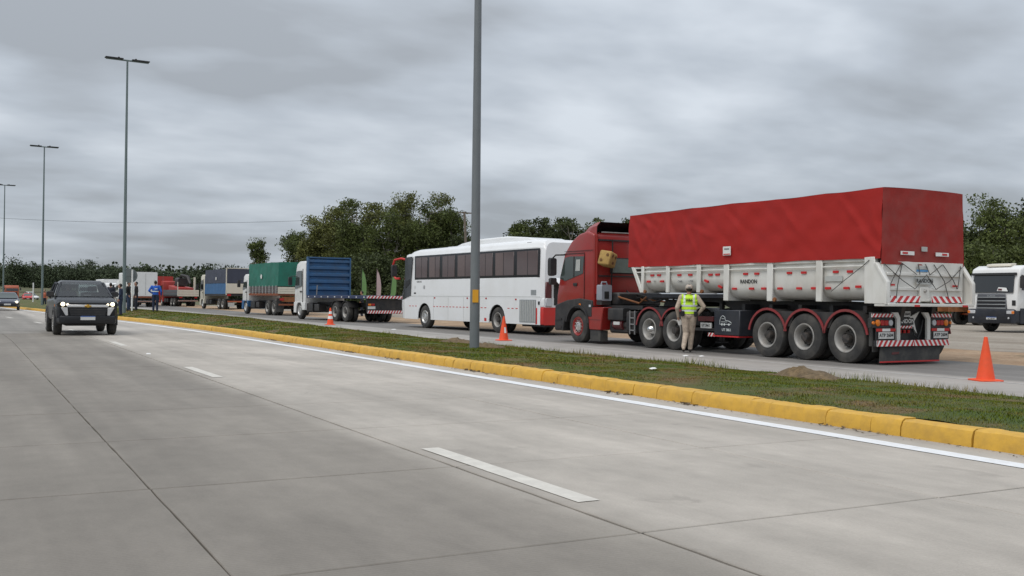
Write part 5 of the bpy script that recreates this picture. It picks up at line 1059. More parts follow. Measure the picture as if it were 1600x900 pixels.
for k in range(5):
    pass
pts = []
for z in (.24, .42):
    r = .152+(.034-.152)*((z-.045)/(.73-.045))+.004; pts.append([(r*math.cos(cam_ang+t), r*math.sin(cam_ang+t), z) for t in (.15, .35, .55, .75)])
pa.rings(pts, cap=False, closed=False).build('white_patch', 'refl_white', c2_)
p = px(516, 507.5); cone('orange cone with two white bands, in front of the flatbed lorry wheels', p.x, p.y, .80, [(.28, .42), (.52, .64)])

# ------------------------------------------------------------------ lamp posts, utility pole, signs
def lamp_post(label, x, y, H, r0, pm, arm=1.15, rz=0.0):
    P = thing('lamp_post', label, 'lamp post', (x, y, med_z(x, y)-.04), rz, 'tall twin-arm lamp posts on the median')
    MB().tube([(0, 0, 0), (0, 0, H*.5), (0, 0, H)], [r0, r0*.76, r0*.48], 16).build('post', pm, P); MB().zloft([(0, -r0*1.2, r0*1.2, -r0*1.2, r0*1.2, .02), (.03, -r0*1.2, r0*1.2, -r0*1.2, r0*1.2, .02)]).build('base_plate', pm, P)
    MB().tube([(-arm, 0, H-.03), (arm, 0, H-.03)], .05, 8).build('cross_arm', pm, P)
    for s in (-1, 1): l_ = MB().rloft([(-.16, s*arm*.62-.48, s*arm*.62+.48, H-.01, H+.05, .02), (.16, s*arm*.62-.48, s*arm*.62+.48, H-.01, H+.05, .02)]).build('luminaire', 'dark_metal', P); MB().lathe([(H+.05, .06), (H+.12, .05)], axis='z', c=(s*arm*.4, 0, 0), seg=8).build('photocell', 'dark_metal', l_)
    return P
LP = lamp_post('nearest grey lamp post, thick shaft with a yellow tag in front of the coach', 10.60, 21.8, 14.4, .118, 'lamp_pole')
MB().box(-.07, .07, -.130, -.102, 1.12, 1.42).build('yellow_tag', 'yellow_tag', LP).rotation_euler = (0, 0, -R_(20))
for lab, xx, dd in (('tall lamp post behind the pickup, beside the group of dark-clothed men', 194, 57.6), ('slim lamp post behind the roof of the pickup', 66, 92), ('farthest slim lamp post at the left edge', 5.0, 125)):
    q = at(xx, dd); lamp_post(lab, q.x, q.y, 14.3, .105, 'lamp_pole_far', rz=R_(4))
q = at(731, 100); UP = thing('utility_pole', 'dark wooden utility pole with short crossarm rising behind the coach', 'pole', (q.x, q.y, -.1))
MB().tube([(0, 0, 0), (-.10, .1, 5), (-.35, .25, 9.9)], [.17, .15, .12], 8).build('post', 'bark', UP); MB().box(-1.0, .5, .20, .30, 9.72, 9.84).build('crossarm', 'bark', UP)
a_ = Vector((q.x-.35, q.y+.25, 9.9)); b_ = at(-260, 108, 10.6)
tag(MB().tube([a_.lerp(b_, k/24)+Vector((0, 0, -1.6*(1-(2*k/24-1)**2))) for k in range(25)], .016, 4).build('power_line', 'ink'), 'thin overhead cable crossing the sky left of the trees', 'cable')
q = at(206.5, 60); zq = med_z(q.x, q.y)
SG = thing('road_sign', 'round road sign seen from its grey back on a white post near the dark-clothed men', 'sign', (q.x, q.y, zq-.03))
MB().tube([(0, 0, 0), (0, 0, 2.45)], .05, 10).build('post', 'white_paint', SG); MB().lathe([(.06, .42), (.075, .42)], axis='y', c=(-.12, 0, 2.1), seg=26).build('sign_plate', 'sign_back', SG); MB().box(-.4, .2, .045, .06, 2.06, 2.12).build('sign_bracket', 'sign_back', SG)
q = at(52, 118); tag(MB().tube([(0, 0, 0), (0, 0, 2.6)], .07, 8).build('marker_post', 'white_paint', loc=(q.x, q.y, 0)), 'plain white marker post beside the road left of the pickup', 'post')
# feather flags
for xx, dd, mm_, hh, lab in ((565, 74, 'flag_green', 3.5, 'green feather flag left of the pink one, beyond the flatbed lorry'), (588, 76, 'flag_pink', 3.55, 'pink and white feather flag between the two green ones'), (611, 70, 'flag_green', 3.4, 'green feather flag leaning beside the nose of the coach')):
    q = at(xx, dd); P = thing('feather_flag', lab, 'flag', (q.x, q.y, -.03), -YAW, 'feather flags by the roadside')
    ln = .35 if xx == 611 else .05
    MB().tube([(-.3*ln*3, 0, 0), (-.1*ln, 0, hh*.5), (ln*.4, 0, hh)], [.025, .02, .012], 6).build('pole', 'dark_metal', P)
    l = [(-.25*ln, .0, hh*.36), (-.08*ln, 0, hh*.55), (.2*ln, 0, hh*.8), (ln*.4, 0, hh)]
    vs = []
    for k in range(9):
        f_ = k/8; z = hh*(.36+.64*f_); x = ln*(-.25+.65*f_); wd = .34*math.sin(math.pi*min(1, .25+.75*f_))**.7+.02; vs.append([(x, .0, z), (x+wd*.5, .05*math.sin(k), z-.05), (x+wd, .03*math.cos(k*1.3), z-.1)])
    MB().rings(vs, cap=False, closed=False).build('flag_cloth', mm_, P)
    MB().box(-.25, .25, -.25, .25, 0, .06).build('base', 'dark_metal', P)

# ------------------------------------------------------------------ mounds, litter
def mound(label, x, y, r, h, seed, rx=1.0):
    vs = [(0, 0, h*.97)]; fs = []; n = 26; m_ = 8
    for j in range(1, m_+1):
        f_ = j/m_
        for k in range(n):
            t = 2*math.pi*k/n; q = r*f_*(1+.18*noise.noise((math.cos(t)*1.5+seed, math.sin(t)*1.5, 0)))
            zz_ = h*(math.cos(math.pi*f_)*.5+.5)**.9*(1+.9*noise.noise((math.cos(t)*2*f_+seed, math.sin(t)*2*f_, 3)))+.06*noise.noise((math.cos(t)*q*9, math.sin(t)*q*9, seed))
            vs.append((q*math.cos(t)*rx, q*math.sin(t), zz_-(.06 if j == m_ else 0)))
    for k in range(n): fs.append((0, 1+k, 1+(k+1) % n))
    for j in range(m_-1):
        for k in range(n): a = 1+j*n+k; b = 1+j*n+(k+1) % n; fs.append((a, a+n, b+n, b))
    mb = MB(); mb.v = vs; mb.f = fs; o = mb.build('earth_mound', 'mound'); o.location = (x, y, med_z(x, y)); return tag(o, label, 'mound', 'earth mounds on the far edge of the median')
mound('largest brown earth mound on the grass, below the trailer wheels', 12.55, 13.0, .68, .15, 1.0, .9)
mound('small earth mound on the grass just left of the nearest lamp post', 11.75, 25.2, .65, .13, 4.0); mound('low earth mound on the grass beside the foot of the nearest lamp post', 11.5, 23.0, .5, .09, 8.0)
for lab, xx, yy, s in (('white scrap of paper on the back road near the officer, the left of two', 1071, 556.5, .07), ('white scrap of paper on the back road near the officer, the right of two', 1096, 557, .065), ('white scrap on the median grass below the officer', 1020, 584.5, .06), ('white scrap on the back road below the coach front wheel', 615, 515, .1)):
    q = px(xx, yy, .01 if yy != 584.5 else .10); z = max(.008, med_z(q.x, q.y)+.03 if yy == 584.5 else .008)
    MBx = MB().add([(-s, -s*.6, 0), (s*.9, -s*.7, .01), (s*1.1, s*.5, .025), (-.8*s, s*.8, .012), (0, 0, .03)], [(0, 1, 4), (1, 2, 4), (2, 3, 4), (3, 0, 4)])
    o = MBx.build('paper_scrap', 'paper', smooth=False); o.location = (q.x, q.y, z); tag(o, lab, 'litter', 'white paper scraps')
# crumbs of soil along the kerb foot
dm = MB()
for k in range(900):
    y = rnd.uniform(4, 32); x = 8.17+cN(y)-abs(rnd.gauss(0, .07))-.015; s = rnd.uniform(.004, .016)*(2.2 if noise.noise((y*.7, 0, 0)) > .1 else .7)
    vs = [(x+rnd.uniform(-s, s)*1.6, y+rnd.uniform(-s, s)*1.8, max(0.002, rnd.uniform(0, s))) for _ in range(4)]; dm.add(vs, [(0, 1, 2), (0, 2, 3), (0, 1, 3), (1, 2, 3)])
o = dm.build('kerb_debris', 'soil', smooth=False); o['kind'] = 'stuff'; o['label'] = 'crumbs of soil and dry grass along the foot of the yellow kerb'; o['category'] = 'debris'

# ------------------------------------------------------------------ people
def capsule(mb, p, q, r0, r1, seg=12):
    p, q = Vector(p), Vector(q); d = (q-p); L_ = d.length
    if L_ < 1e-5: d = Vector((0, 0, 1)); L_ = 1e-4
    d.normalize(); a = d.orthogonal().normalized(); b = d.cross(a); rings = []
    prof = [(-r0*math.cos(R_(t)), r0*math.sin(R_(t))) for t in (12, 35, 60, 85)]+[(L_+r1*math.sin(R_(t)), r1*math.cos(R_(t))) for t in (5, 30, 55, 78)]
    for h_, r in prof: rings.append([tuple(p+d*h_+(a*math.cos(2*math.pi*k/seg)+b*math.sin(2*math.pi*k/seg))*r) for k in range(seg)])
    mb.rings(rings)
def ellipsoid(mb, c, r, seg=14, rings_=9):
    out = []
    for j in range(1, rings_):
        t = math.pi*j/rings_; out.append([(c[0]+r[0]*math.sin(t)*math.cos(2*math.pi*k/seg), c[1]+r[1]*math.sin(t)*math.sin(2*math.pi*k/seg), c[2]-r[2]*math.cos(t)) for k in range(seg)])
    mb.rings(out)
def hand(mb, w, d, side, curl=0.5):
    """palm and five unequal curled fingers from wrist w along direction d; the thumb leaves the side of the palm"""
    w, d = Vector(w), Vector(d).normalized(); s = Vector((0, 1, 0)); s = (s-d*s.dot(d)).normalized(); n = d.cross(s)*side
    capsule(mb, w, w+d*.085, .030, .034, 10)
    for k, (o_, l_) in enumerate(((.028, .072), (.010, .080), (-.009, .075), (-.027, .058))):
        b0 = w+d*.095+s*o_; b1 = b0+(d*math.cos(curl*.6)-n*math.sin(curl*.6))*l_*.5; b2 = b1+(d*math.cos(curl*1.6)-n*math.sin(curl*1.6))*l_*.5
        capsule(mb, b0, b1, .0105, .010, 8); capsule(mb, b1, b2, .010, .009, 8)
    t0 = w+d*.03+s*.03; t1 = t0+(d*.6+s*.75).normalized()*.04; t2 = t1+(d*.85+s*.3-n*.4).normalized()*.035
    capsule(mb, t0, t1, .014, .012, 8); capsule(mb, t1, t2, .012, .010, 8)
def person(label, loc, rz, J, cols, H=1.75, vox=.016, build_w=1.0, hair=True, group=None):
    """J: joint positions; cols: top, trousers, shoes; returns root, body object, body mesh"""
    mb = MB(); g = lambda k: Vector(J[k])
    pel, ch, nk, hd_ = g('pelvis'), g('chest'), g('neck'), g('head')
    bw = build_w
    for f_, rx, ry in ((0, .165, .115), (.25, .155, .105), (.5, .165, .11), (.75, .180, .118), (1.0, .178, .112)):
        c = pel.lerp(ch, f_); ellipsoid(mb, c, (rx*bw, ry*bw, .12))
    ellipsoid(mb, ch+Vector((0, -.01, .07)), (.165*bw, .09*bw, .07)); capsule(mb, nk-Vector((0, 0, .06)), hd_, .058, .055)
    ellipsoid(mb, hd_+Vector((0, 0, .03)), (.077, .098, .112)); ellipsoid(mb, hd_+Vector((0, .035, -.05)), (.058, .06, .055)); capsule(mb, hd_+Vector((0, .09, .02)), hd_+Vector((0, .112, -.015)), .012, .016, 8)
    for s in (-1, 1): ellipsoid(mb, hd_+Vector((s*.08, -.005, .005)), (.012, .022, .034), 8, 6)
    for s, k in ((-1, 'l'), (1, 'r')):
        sh, elb, wr, hp, kn, an = g(k+'sh'), g(k+'el'), g(k+'wr'), g(k+'hip'), g(k+'kn'), g(k+'an')
        capsule(mb, ch+Vector((s*.10, 0, .08)), sh, .075, .068); capsule(mb, sh, elb, .066*bw, .050*bw); capsule(mb, elb, wr, .050*bw, .033); hand(mb, wr+(wr-elb).normalized()*.01, J.get(k+'hd', tuple(wr-elb)), s)
        capsule(mb, hp, kn, .098*bw, .068*bw); capsule(mb, kn, an, .070*bw, .058); capsule(mb, an-Vector((0, .05, .045)), an+Vector(J.get(k+'toe', (0, .15, -.055))), .042, .036)
    me = mb.mesh('body', 'skin', 0, False); o = bpy.data.objects.new('tmp', me); COL.objects.link(o)
    md = o.modifiers.new('r', 'REMESH'); md.mode = 'VOXEL'; md.voxel_size = vox; sm = o.modifiers.new('s', 'SMOOTH'); sm.iterations = 2; sm.factor = .5
    bpy.context.view_layer.update(); dg = bpy.context.evaluated_depsgraph_get(); m2 = bpy.data.meshes.new_from_object(o.evaluated_get(dg)); bpy.data.objects.remove(o)
    m2.materials.clear()
    for nme in ('skin', cols[0], cols[1], cols[2]): m2.materials.append(M[nme])
    hands = [g('lwr')+(g('lwr')-g('lel')).normalized()*.07, g('rwr')+(g('rwr')-g('rel')).normalized()*.07]; arms = [(g('lel'), g('lwr')), (g('rel'), g('rwr'))]
    def near_arm(c):
        for a, b in arms:
            t = max(0, min(1, (c-a).dot(b-a)/max(1e-6, (b-a).length_squared)))
            if (c-(a+(b-a)*t)).length < .075 and abs(c.x) > .17: return True
        return False
    for p in m2.polygons:
        p.use_smooth = True; c = p.center
        if min((c-h_).length for h_ in hands) < .085 or c.z > nk.z+.0: i = 0
        elif c.z > pel.z+.02 or near_arm(c): i = 1
        elif c.z < .085: i = 3
        else: i = 2
        p.material_index = i
    P = thing('person', label, 'person', loc, rz, group); b = link('body', m2, P)
    if hair:
        hm = MB(); ellipsoid(hm, hd_+Vector((0, -.022, .045)), (.084, .094, .108)); hm.build('hair', 'hair', P)
    for s in (-1, 1): em = MB(); ellipsoid(em, hd_+Vector((s*.031, .088, .02)), (.012, .008, .007), 8, 6); em.build('eye', 'ink', P)
    mo = MB(); ellipsoid(mo, hd_+Vector((0, .092, -.052)), (.024, .008, .006), 8, 6); mo.build('mouth', 'lamp_dark_red', P)
    return P, b, m2
def shell(me, P, name, m, keep, d, bands=None):
    """garment made from the body surface, pushed outwards"""
    ks = [p for p in me.polygons if keep(p.center)]; ids = sorted({v for p in ks for v in p.vertices}); ix = {v: i for i, v in enumerate(ids)}
    vs = [tuple(me.vertices[v].co+me.vertices[v].normal*d) for v in ids]; fs = [tuple(ix[v] for v in p.vertices) for p in ks]
    n = bpy.data.meshes.new(name); n.from_pydata(vs, [], fs); n.update(); n.materials.append(M[m])
    if bands:
        n.materials.append(M[bands[0]])
        for p in n.polygons:
            if bands[1](p.center): p.material_index = 1
    for p in n.polygons: p.use_smooth = True
    return link(name, n, P)
STAND = dict(pelvis=(0, 0, .95), chest=(0, .0, 1.30), neck=(0, 0, 1.47), head=(0, .02, 1.60), lsh=(-.19, 0, 1.41), lel=(-.25, -.02, 1.13), lwr=(-.24, .06, .88), rsh=(.19, 0, 1.41), rel=(.25, -.02, 1.13), rwr=(.24, .06, .88), lhip=(-.09, 0, .90), lkn=(-.10, .02, .50), lan=(-.10, 0, .10), rhip=(.09, 0, .90), rkn=(.10, .02, .50), ran=(.10, 0, .10))
OFF = dict(STAND, lel=(-.30, -.06, 1.14), lwr=(-.27, .04, .90), rel=(.37, -.05, 1.17), rwr=(.22, .06, .97), lkn=(-.07, .02, .49), lan=(-.13, -.22, .16), ltoe=(0, .09, -.10), rkn=(.07, .12, .50), ran=(.04, .12, .10), head=(.0, .03, 1.595))
p = px(1076, 551)
PO, ob, om = person('officer in khaki uniform, hi-vis vest and cap, walking beside the red tractor unit', (p.x, p.y, 0), -YAW-R_(9), OFF, ('khaki', 'khaki', 'boot'), vox=.010, build_w=1.14)
PO.scale = (1, 1, 1)
vest = shell(om, PO, 'vest', 'hivis', lambda c: .985 < c.z < 1.475 and abs(c.x) < .215-(.03 if c.z > 1.36 else 0) and not (abs(c.x) > .17 and c.z < 1.2), .016, ('reflective', lambda c: 1.165 < c.z < 1.215 or 1.05 < c.z < 1.095 or (.095 < abs(c.x) < .14 and c.z > 1.165)))
text('PSEA', .085, TM((0, -.150, 1.335), 'B'), vest, 'ink', ext=.012)
cp = MB(); ellipsoid(cp, (0, .02, 1.66), (.094, .112, .085)); cp.lathe([(1.635, .098), (1.66, .10)], axis='z', c=(0, .015, 0), seg=16); cap_ = cp.build('cap', 'khaki_light', PO)
MB().prism([(-.07, .09), (.07, .09), (.06, .20), (-.06, .20)], 'z', 1.64, 1.65).build('cap_peak', 'khaki_light', cap_); MB().box(-.03, .03, -.098, -.088, 1.645, 1.675).build('cap_strap', 'ink_grey', cap_)
MB().rloft([(-.16, -.20, -.11, .93, 1.06, .02), (.02, -.22, -.13, .93, 1.06, .02)]).build('belt_pouch', 'cloth_black', PO, bevel=.01); MB().rloft([(-.16, .12, .20, .92, 1.05, .02), (.02, .14, .22, .92, 1.05, .02)]).build('holster', 'cloth_black', PO, bevel=.01)
hp_ = PO.matrix_basis @ Vector((-.25, .06, .80)); o = MB().add([(-.06, -.02, .03), (.05, .0, .04), (.10, .02, -.09), (-.01, .0, -.11)], [(0, 1, 2, 3)]).add([(-.06, -.026, .03), (.05, -.006, .04), (.10, .014, -.09), (-.01, -.006, -.11)], [(0, 3, 2, 1)]).build('paper_sheet', 'paper', smooth=False); o.location = hp_; o.rotation_euler = (0, 0, -YAW); tag(o, 'white sheet of paper in the left hand of the khaki officer', 'paper')
def mz(q): return Vector((q.x, q.y, max(.0, med_z(q.x, q.y))))
LOOK = dict(STAND, rel=(.25, .0, 1.14), rwr=(.10, .22, 1.16), head=(0, .05, 1.585)); HIP = dict(STAND, lel=(-.33, -.10, 1.17), lwr=(-.17, .06, 1.02), rel=(.31, -.02, 1.14), rwr=(.28, .12, .92)); WIDE = dict(STAND, lan=(-.16, 0, .10), ran=(.15, .05, .10), lkn=(-.14, .03, .5), rkn=(.13, .05, .5))
gname = 'men standing on the median'
P1, b1, m1 = person('dark-clothed man with a yellow waist band behind the pickup, leftmost of the group', mz(at(173, 60)), -R_(10), WIDE, ('cloth_dark', 'cloth_black', 'boot'), group=gname); shell(m1, P1, 'reflective_belt', 'hivis', lambda c: 1.04 < c.z < 1.10, .012)
person('man in navy jacket and trousers standing at the kerb beside the pickup', mz(at(189, 55.5)), R_(70), LOOK, ('cloth_navy', 'cloth_navy', 'boot'), group=gname)
person('man in black jacket and blue jeans left of the white sign post', mz(at(201, 61)), -R_(120), HIP, ('cloth_black', 'cloth_jeans', 'boot'), group=gname)
person('man in all-black clothes just right of the white sign post', mz(at(213, 62)), R_(95), STAND, ('cloth_black', 'cloth_dark', 'boot'), group=gname)
P5, b5, m5 = person('man in bright blue jacket with pale reflective band, seen from behind', mz(at(243, 57)), -R_(20), HIP, ('cloth_blue', 'cloth_navy', 'boot'), build_w=1.08, group=gname); shell(m5, P5, 'reflective_band', 'reflective', lambda c: 1.11 < c.z < 1.17 and abs(c.x) < .24, .012); MB().box(-.02, .13, -.145, -.135, 1.26, 1.31).build('back_print', 'reflective', P5)
person('dark figure standing behind the deck of the flatbed lorry', at(566, 68), R_(60), HIP, ('cloth_dark', 'cloth_dark', 'boot'))
person('distant worker in orange jacket left of the pickup mirror', at(70, 95), R_(150), STAND, ('far_orange', 'cloth_dark', 'boot'))

SIT = dict(pelvis=(0, 0, .22), chest=(0, -.06, .55), neck=(0, -.06, .72), head=(0, -.03, .85), lsh=(-.19, -.06, .66), lel=(-.25, .12, .42), lwr=(-.14, .36, .48), rsh=(.19, -.06, .66), rel=(.25, .12, .42), rwr=(.14, .36, .48), lhip=(-.09, .03, .16), lkn=(-.12, .45, .22), lan=(-.12, .60, -.12), rhip=(.09, .03, .16), rkn=(.12, .45, .22), ran=(.12, .60, -.12))
person('driver sitting at the wheel of the dark pickup', (3.42-.40, 35.4+2.28, .70), math.pi, SIT, ('cloth_navy', 'cloth_dark', 'boot'))

# ------------------------------------------------------------------ trees
def tree(label, x, y, H, crowns, leaf, n, lm, bark='bark', z0=-.1, trunk_r=.22, spread=.6, name='tree', group=None, seed=0, quads=True):
    """crowns: ellipsoids (dx, dy, z, rx, ry, rz); leaves are small faces gathered in clumps through each ellipsoid"""
    rg = np.random.default_rng(seed+11); P = thing(name, label, 'tree', (x, y, z0), 0, group)
    t = MB(); top = max(c[2] for c in crowns); t.tube([(0, 0, 0), (.1, .05, top*.35), (-.05, .1, top*.7), (0, 0, top)], [trunk_r, trunk_r*.8, trunk_r*.5, trunk_r*.15], 8)
    tot = sum(c[3]*c[4]*c[5] for c in crowns)**1.0; C_, S_ = [], []
    for c in crowns:
        s0 = min(c[2]*.75, top*.6); t.tube([(0, 0, s0*.7), (c[0]*.5, c[1]*.5, (s0*.7+c[2])*.5+.2), (c[0], c[1], c[2])], [trunk_r*.5, trunk_r*.33, trunk_r*.1], 6)
        k = max(4, int(n*(c[3]*c[4]*c[5])/tot)); nc = max(3, int(k/60))
        v = rg.normal(size=(nc, 3)); v /= np.linalg.norm(v, axis=1)[:, None]; rad = rg.uniform(.35, 1.0, nc)**.6
        cc = v*rad[:, None]*np.array(c[3:6])+np.array(c[0:3]); cs = rg.uniform(.5, 1.25, nc)
        idx = rg.integers(0, nc, k); C_.append(cc[idx]+np.clip(rg.normal(size=(k, 3)), -1.5, 1.5)*(spread*cs[idx])[:, None]*.9*np.array([1, 1, .7])); S_.append(np.full(k, 1.0))
        for b_ in range(min(5, nc)): t.tube([(c[0]*.6, c[1]*.6, c[2]*.85), tuple((np.array([c[0]*.6, c[1]*.6, c[2]*.85])+cc[b_])/2+rg.normal(size=3)*.15), tuple(cc[b_])], [trunk_r*.22, trunk_r*.15, trunk_r*.05], 5)
    t.build('trunk', bark, P)
    c = np.concatenate(C_); c = c[c[:, 2] > .25]; k = len(c); a = rg.normal(size=(k, 3)); a /= np.linalg.norm(a, axis=1)[:, None]; b = np.cross(a, rg.normal(size=(k, 3))); b /= np.linalg.norm(b, axis=1)[:, None]
    s = leaf*rg.uniform(.6, 1.4, k)[:, None]; V = np.empty((k, 4, 3)); V[:, 0] = c-a*s; V[:, 1] = c-b*s*.55; V[:, 2] = c+a*s; V[:, 3] = c+b*s*.55
    me = bpy.data.meshes.new('crown'); me.vertices.add(k*4); me.vertices.foreach_set('co', V.reshape(-1).astype(np.float32)); me.loops.add(k*4); me.loops.foreach_set('vertex_index', np.arange(k*4, dtype=np.int32)); me.polygons.add(k); me.polygons.foreach_set('loop_start', np.arange(0, k*4, 4, dtype=np.int32)); me.update(calc_edges=True); me.validate(); me.materials.append(M[lm])
    link('crown', me, P); return P
def crown(H, w, n, seed, low=.35, top_w=.5):
    rg = random.Random(seed); out = []
    for k in range(n):
        f_ = (k+.5)/n; z = H*(low+(1-low)*f_)-H*.06; ww = w*(1-(1-top_w)*f_)
        for j in range(2 if f_ < .8 else 1):
            t = rg.uniform(0, 6.28); r = rg.uniform(.15, .7)*ww; q = rg.uniform(.42, .62)*ww; out.append((r*math.cos(t), r*math.sin(t), min(z+rg.uniform(-.05, .05)*H, H-q*.8), q, q, q*rg.uniform(.75, 1.05)))
    return out
HZ = lambda x: 458.09+.01047*(x+51)
# eucalypt grove behind the flatbed lorry: (pixel of crown centre, pixel of crown top, distance, half width)
GROVE = [(462, 356, 150, 3.4, 'leaf_mid'), (498, 322, 146, 3.2, 'leaf_olive'), (528, 300, 140, 3.6, 'leaf_olive'), (556, 312, 133, 3.6, 'leaf_mid'), (580, 298, 138, 3.7, 'leaf_olive'), (606, 318, 128, 3.5, 'leaf_mid'), (632, 294, 136, 3.4, 'leaf_olive'), (655, 312, 130, 3.6, 'leaf_mid'), (684, 297, 136, 3.2, 'leaf_olive'), (707, 304, 132, 3.4, 'leaf_mid'), (728, 356, 128, 3.0, 'leaf_dark')]
words = ['low rounded tree at the left end of the grove', 'slim olive tree rising at the left of the grove', 'tall ragged olive tree, left of the grove centre', 'dense mid-green tree in the left middle of the grove', 'tall spreading olive tree at the centre of the grove', 'dense green tree just right of the grove centre', 'tallest twin-topped olive tree above the flags', 'bushy green tree between the two right-hand tops', 'tall narrow olive tree near the right end of the grove', 'green tree at the right end of the grove by the utility pole', 'small dark tree at the foot of the utility pole']
for i, (cx, ty, d, w, lm) in enumerate(GROVE):
    q = at(cx, d); H = CAM_H+(HZ(cx)-ty)*d/1600.0; tree(words[i], q.x, q.y, H, crown(H, w*1.12, 7 if H > 9 else 5, i*7+1, .16 if i % 2 else .24, .55), .135, 30000, lm, 'pale_bark', seed=i, spread=.62, name='eucalyptus', group='grove behind the flatbed lorry')
UND = [(470, 118, 3.8), (515, 112, 4.8), (560, 108, 5.2), (603, 106, 5.0), (648, 104, 5.0), (692, 104, 4.6)]
for i, (cx, d, H) in enumerate(UND):
    q = at(cx, d); tree(['dark bushy tree low in the grove behind the green lorry', 'dark bushy tree low in the grove behind the headboard', 'dark bushy tree low in the grove behind the left flag', 'dark bushy tree low in the grove behind the right flag', 'dark bushy tree low in the grove behind the coach nose', 'dark bushy tree low in the grove behind the coach middle'][i], q.x, q.y, H, crown(H*1.1, 3.3, 4, 50+i, .12, .9), .14, 20000, 'leaf_dark', seed=70+i, spread=.6, name='bush_tree', group='dark understorey of the grove')
q = at(404, 160); H = CAM_H+(HZ(404)-372)*.1; tree('lone round tree above the blue lorry, left of the grove', q.x, q.y, H, crown(H, 2.1, 4, 31, .35, .8), .14, 9000, 'leaf_mid', seed=31, name='lone_tree')
ROW = [(803, 355, 118, 1.4), (822, 343, 116, 1.7), (850, 339, 112, 1.8), (876, 338, 114, 1.9), (902, 337, 110, 2.2), (938, 339, 112, 2.1), (966, 341, 114, 2.0)]
rw = ['small leftmost tree of the row above the coach roof', 'second tree from the left in the row above the coach roof', 'open-crowned third tree in the row above the coach roof', 'fourth tree in the row above the coach roof', 'tree with a gappy crown left of the red cab roof', 'tree just above the red cab roof', 'rightmost tree of the row, beside the red tarpaulin']
for i, (cx, ty, d, w) in enumerate(ROW):
    q = at(cx, d); H = CAM_H+(HZ(cx)-ty)*d/1600.0; c_ = crown(H, w*1.5, 4, 90+i, .45, .85); tree(rw[i], q.x, q.y, H, c_, .125, 11000, 'leaf_mid' if i % 2 else 'leaf_dark', 'pale_bark', seed=90+i, spread=.38, trunk_r=.16, name='row_tree', group='tree row behind the coach')
for i, cx in enumerate((812, 852, 892, 935, 975)):
    q = at(cx, 122); tree(['low hedge tree below the first row trees', 'low hedge tree below the third row tree', 'low hedge tree left of the red cab', 'low hedge tree behind the red cab', 'low hedge tree at the end of the red tarpaulin'][i], q.x, q.y, 6.3, crown(5.6, 2.6, 3, 120+i, .2, .9), .13, 7000, 'leaf_dark', seed=120+i, name='hedge_tree', group='hedge below the tree row')
RGT = [(1530, 330, 88, 4.2, 'leaf_dark'), (1572, 304, 84, 4.6, 'leaf_mid'), (1618, 288, 86, 5.2, 'leaf_dark'), (1552, 372, 70, 3.2, 'leaf_mid'), (1606, 368, 68, 3.4, 'leaf_mid'), (1480, 350, 96, 4.0, 'leaf_dark')]
gw = ['dark tree at the right edge of the red tarpaulin', 'tall green tree behind the white parked lorry', 'tallest dark tree at the right edge of the photo', 'lower green tree just left above the parked lorry roof', 'lower green tree at the right edge above the parked lorry', 'dark tree mostly hidden behind the red tarpaulin']
for i, (cx, ty, d, w, lm) in enumerate(RGT):
    q = at(cx, d); H = CAM_H+(HZ(cx)-ty)*d/1600.0; tree(gw[i], q.x, q.y, H, crown(H, w, 5, 200+i, .15, .6), .12, 28000, lm, seed=200+i, spread=.55, name='broadleaf_tree', group='broadleaf trees behind the parked lorry')
# far tree line at the left and the bits between the lorries
LINE = [(-14, 402), (8, 411), (22, 399), (40, 409), (58, 402), (76, 409), (92, 410), (108, 408), (124, 412), (141, 400), (158, 409), (176, 412), (192, 414), (216, 412), (244, 418), (292, 414), (312, 410), (334, 404), (352, 405), (370, 408)]
for i, (cx, ty) in enumerate(LINE):
    d = 330+35*math.sin(i*2.3) if cx < 230 else 240; q = at(cx, d); H = (CAM_H+(HZ(cx)-ty)*d/1600.0-(3.0 if cx < 230 else 0))*.86
    pos = 'left edge of the photo' if cx < 15 else ('second lamp post' if cx < 85 else ('pickup roof' if cx < 150 else ('sign post' if cx < 230 else 'crane lorry and blue lorry')))
    tree('far dark tree of the skyline near the %s, crown %s' % (pos, ['domed', 'ragged', 'broad', 'pointed', 'flat-topped', 'slender'][i % 6]), q.x, q.y, H, crown(H, 5.2 if cx < 230 else 3.4, 4, 300+i, .12, .85), .25, 5000, 'leaf_far', z0=(3.0 if cx < 230 else -.1), seed=300+i, spread=1.35, trunk_r=.3, name='skyline_tree', group='far tree line')
hl_ = MB(); nd = 12
for j in range(nd+1):
    d = 215+j*45; zz_ = -.15+5.2*max(0, min(1, (d-215)/170.0))**1.3
    for i in range(25):
        q = at(-700+i*45, d); f_ = max(0, min(1, (380-(-700+i*45))/160.0)); hl_.v.append((q.x, q.y, -.15+(zz_+.15)*f_+.3*noise.noise((q.x*.02, q.y*.02, 0))*f_*min(1, j)))
for j in range(nd):
    for i in range(24): a = j*25+i; hl_.f.append((a, a+1, a+26, a+25))
struct(hl_.build('hillside', 'field'))
fw_ = []
for i in range(46):
    d = 395+rnd.uniform(-20, 30); q = at(-60+i*9, d); fw_.append((q.x, q.y, d))
rg = np.random.default_rng(5); cs = []
for x, y, d in fw_: cs.append(rg.normal(size=(420, 3))*np.array([3.0, 3.0, 2.1])+np.array([x, y, 6.4]))
c = np.concatenate(cs); c[:, 2] = np.maximum(c[:, 2], 4.2); k = len(c); a = rg.normal(size=(k, 3)); a /= np.linalg.norm(a, axis=1)[:, None]; b = np.cross(a, rg.normal(size=(k, 3))); b /= np.linalg.norm(b, axis=1)[:, None]; V = np.stack([c-a*.8, c-b*.6, c+a*.8, c+b*.6], 1)
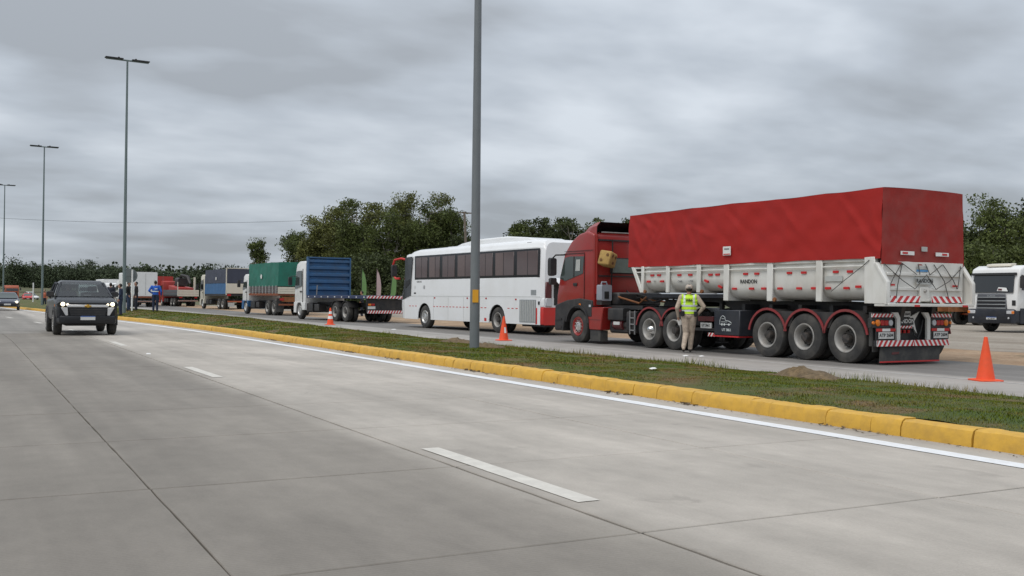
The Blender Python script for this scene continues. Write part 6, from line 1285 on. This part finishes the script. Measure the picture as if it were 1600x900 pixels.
me = bpy.data.meshes.new('far_wood'); me.from_pydata(V.reshape(-1, 3).tolist(), [], np.arange(k*4).reshape(-1, 4).tolist()); me.update(); me.materials.append(M['leaf_far']); o = link('far_wood', me); o['kind'] = 'stuff'; o['label'] = 'far dark wood closing the horizon at the left'; o['category'] = 'wood'

# ------------------------------------------------------------------ grass blades on the median
def blades(n, y0, y1, seed, hmin, hmax, wd, edge=False):
    rg = np.random.default_rng(seed); ys = rg.uniform(y0, y1, n); ts = rg.uniform(0.0, 1.0, n)**1.0
    if edge: ts = 1.0-np.abs(rg.normal(0, .02, n))
    P = np.empty((n, 3))
    for i in range(n):
        y = ys[i]; t = ts[i]; X = med_x(t, y); P[i] = (X, y, z_med(t, y, X)-.006)
    pat = np.array([noise.noise((P[i, 0]*1.1, P[i, 1]*1.1, 8.0)) for i in range(n)])
    hh = rg.uniform(hmin, hmax, n)*(1+.9*pat); hh = np.clip(hh, hmin*.5, None); an = rg.uniform(0, 6.28, n); le = rg.uniform(.1, .9, n)*hh; wv = rg.uniform(.6, 1.4, n)*wd
    dx, dy = np.cos(an), np.sin(an); V = np.empty((n, 3, 3)); V[:, 0] = P+np.stack([dy*wv, -dx*wv, 0*wv], 1); V[:, 1] = P-np.stack([dy*wv, -dx*wv, 0*wv], 1); V[:, 2] = P+np.stack([dx*le, dy*le, hh], 1)
    return V.reshape(-1, 3)
Vs = np.concatenate([blades(85000, 5, 16, 1, .010, .030, .005), blades(70000, 16, 32, 2, .012, .036, .008), blades(45000, 32, 75, 3, .02, .05, .015), blades(2600, 5, 30, 4, .06, .14, .006, True), blades(1200, 30, 70, 5, .06, .15, .012, True)])
k = len(Vs)//3; me = bpy.data.meshes.new('grass'); me.vertices.add(k*3); me.vertices.foreach_set('co', Vs.reshape(-1).astype(np.float32)); me.loops.add(k*3); me.loops.foreach_set('vertex_index', np.arange(k*3, dtype=np.int32)); me.polygons.add(k); me.polygons.foreach_set('loop_start', np.arange(0, k*3, 3, dtype=np.int32)); me.update(calc_edges=True); me.validate(); me.materials.append(M['grass_blade'])
o = link('grass', me); o['kind'] = 'stuff'; o['label'] = 'short patchy grass covering the median'; o['category'] = 'grass'
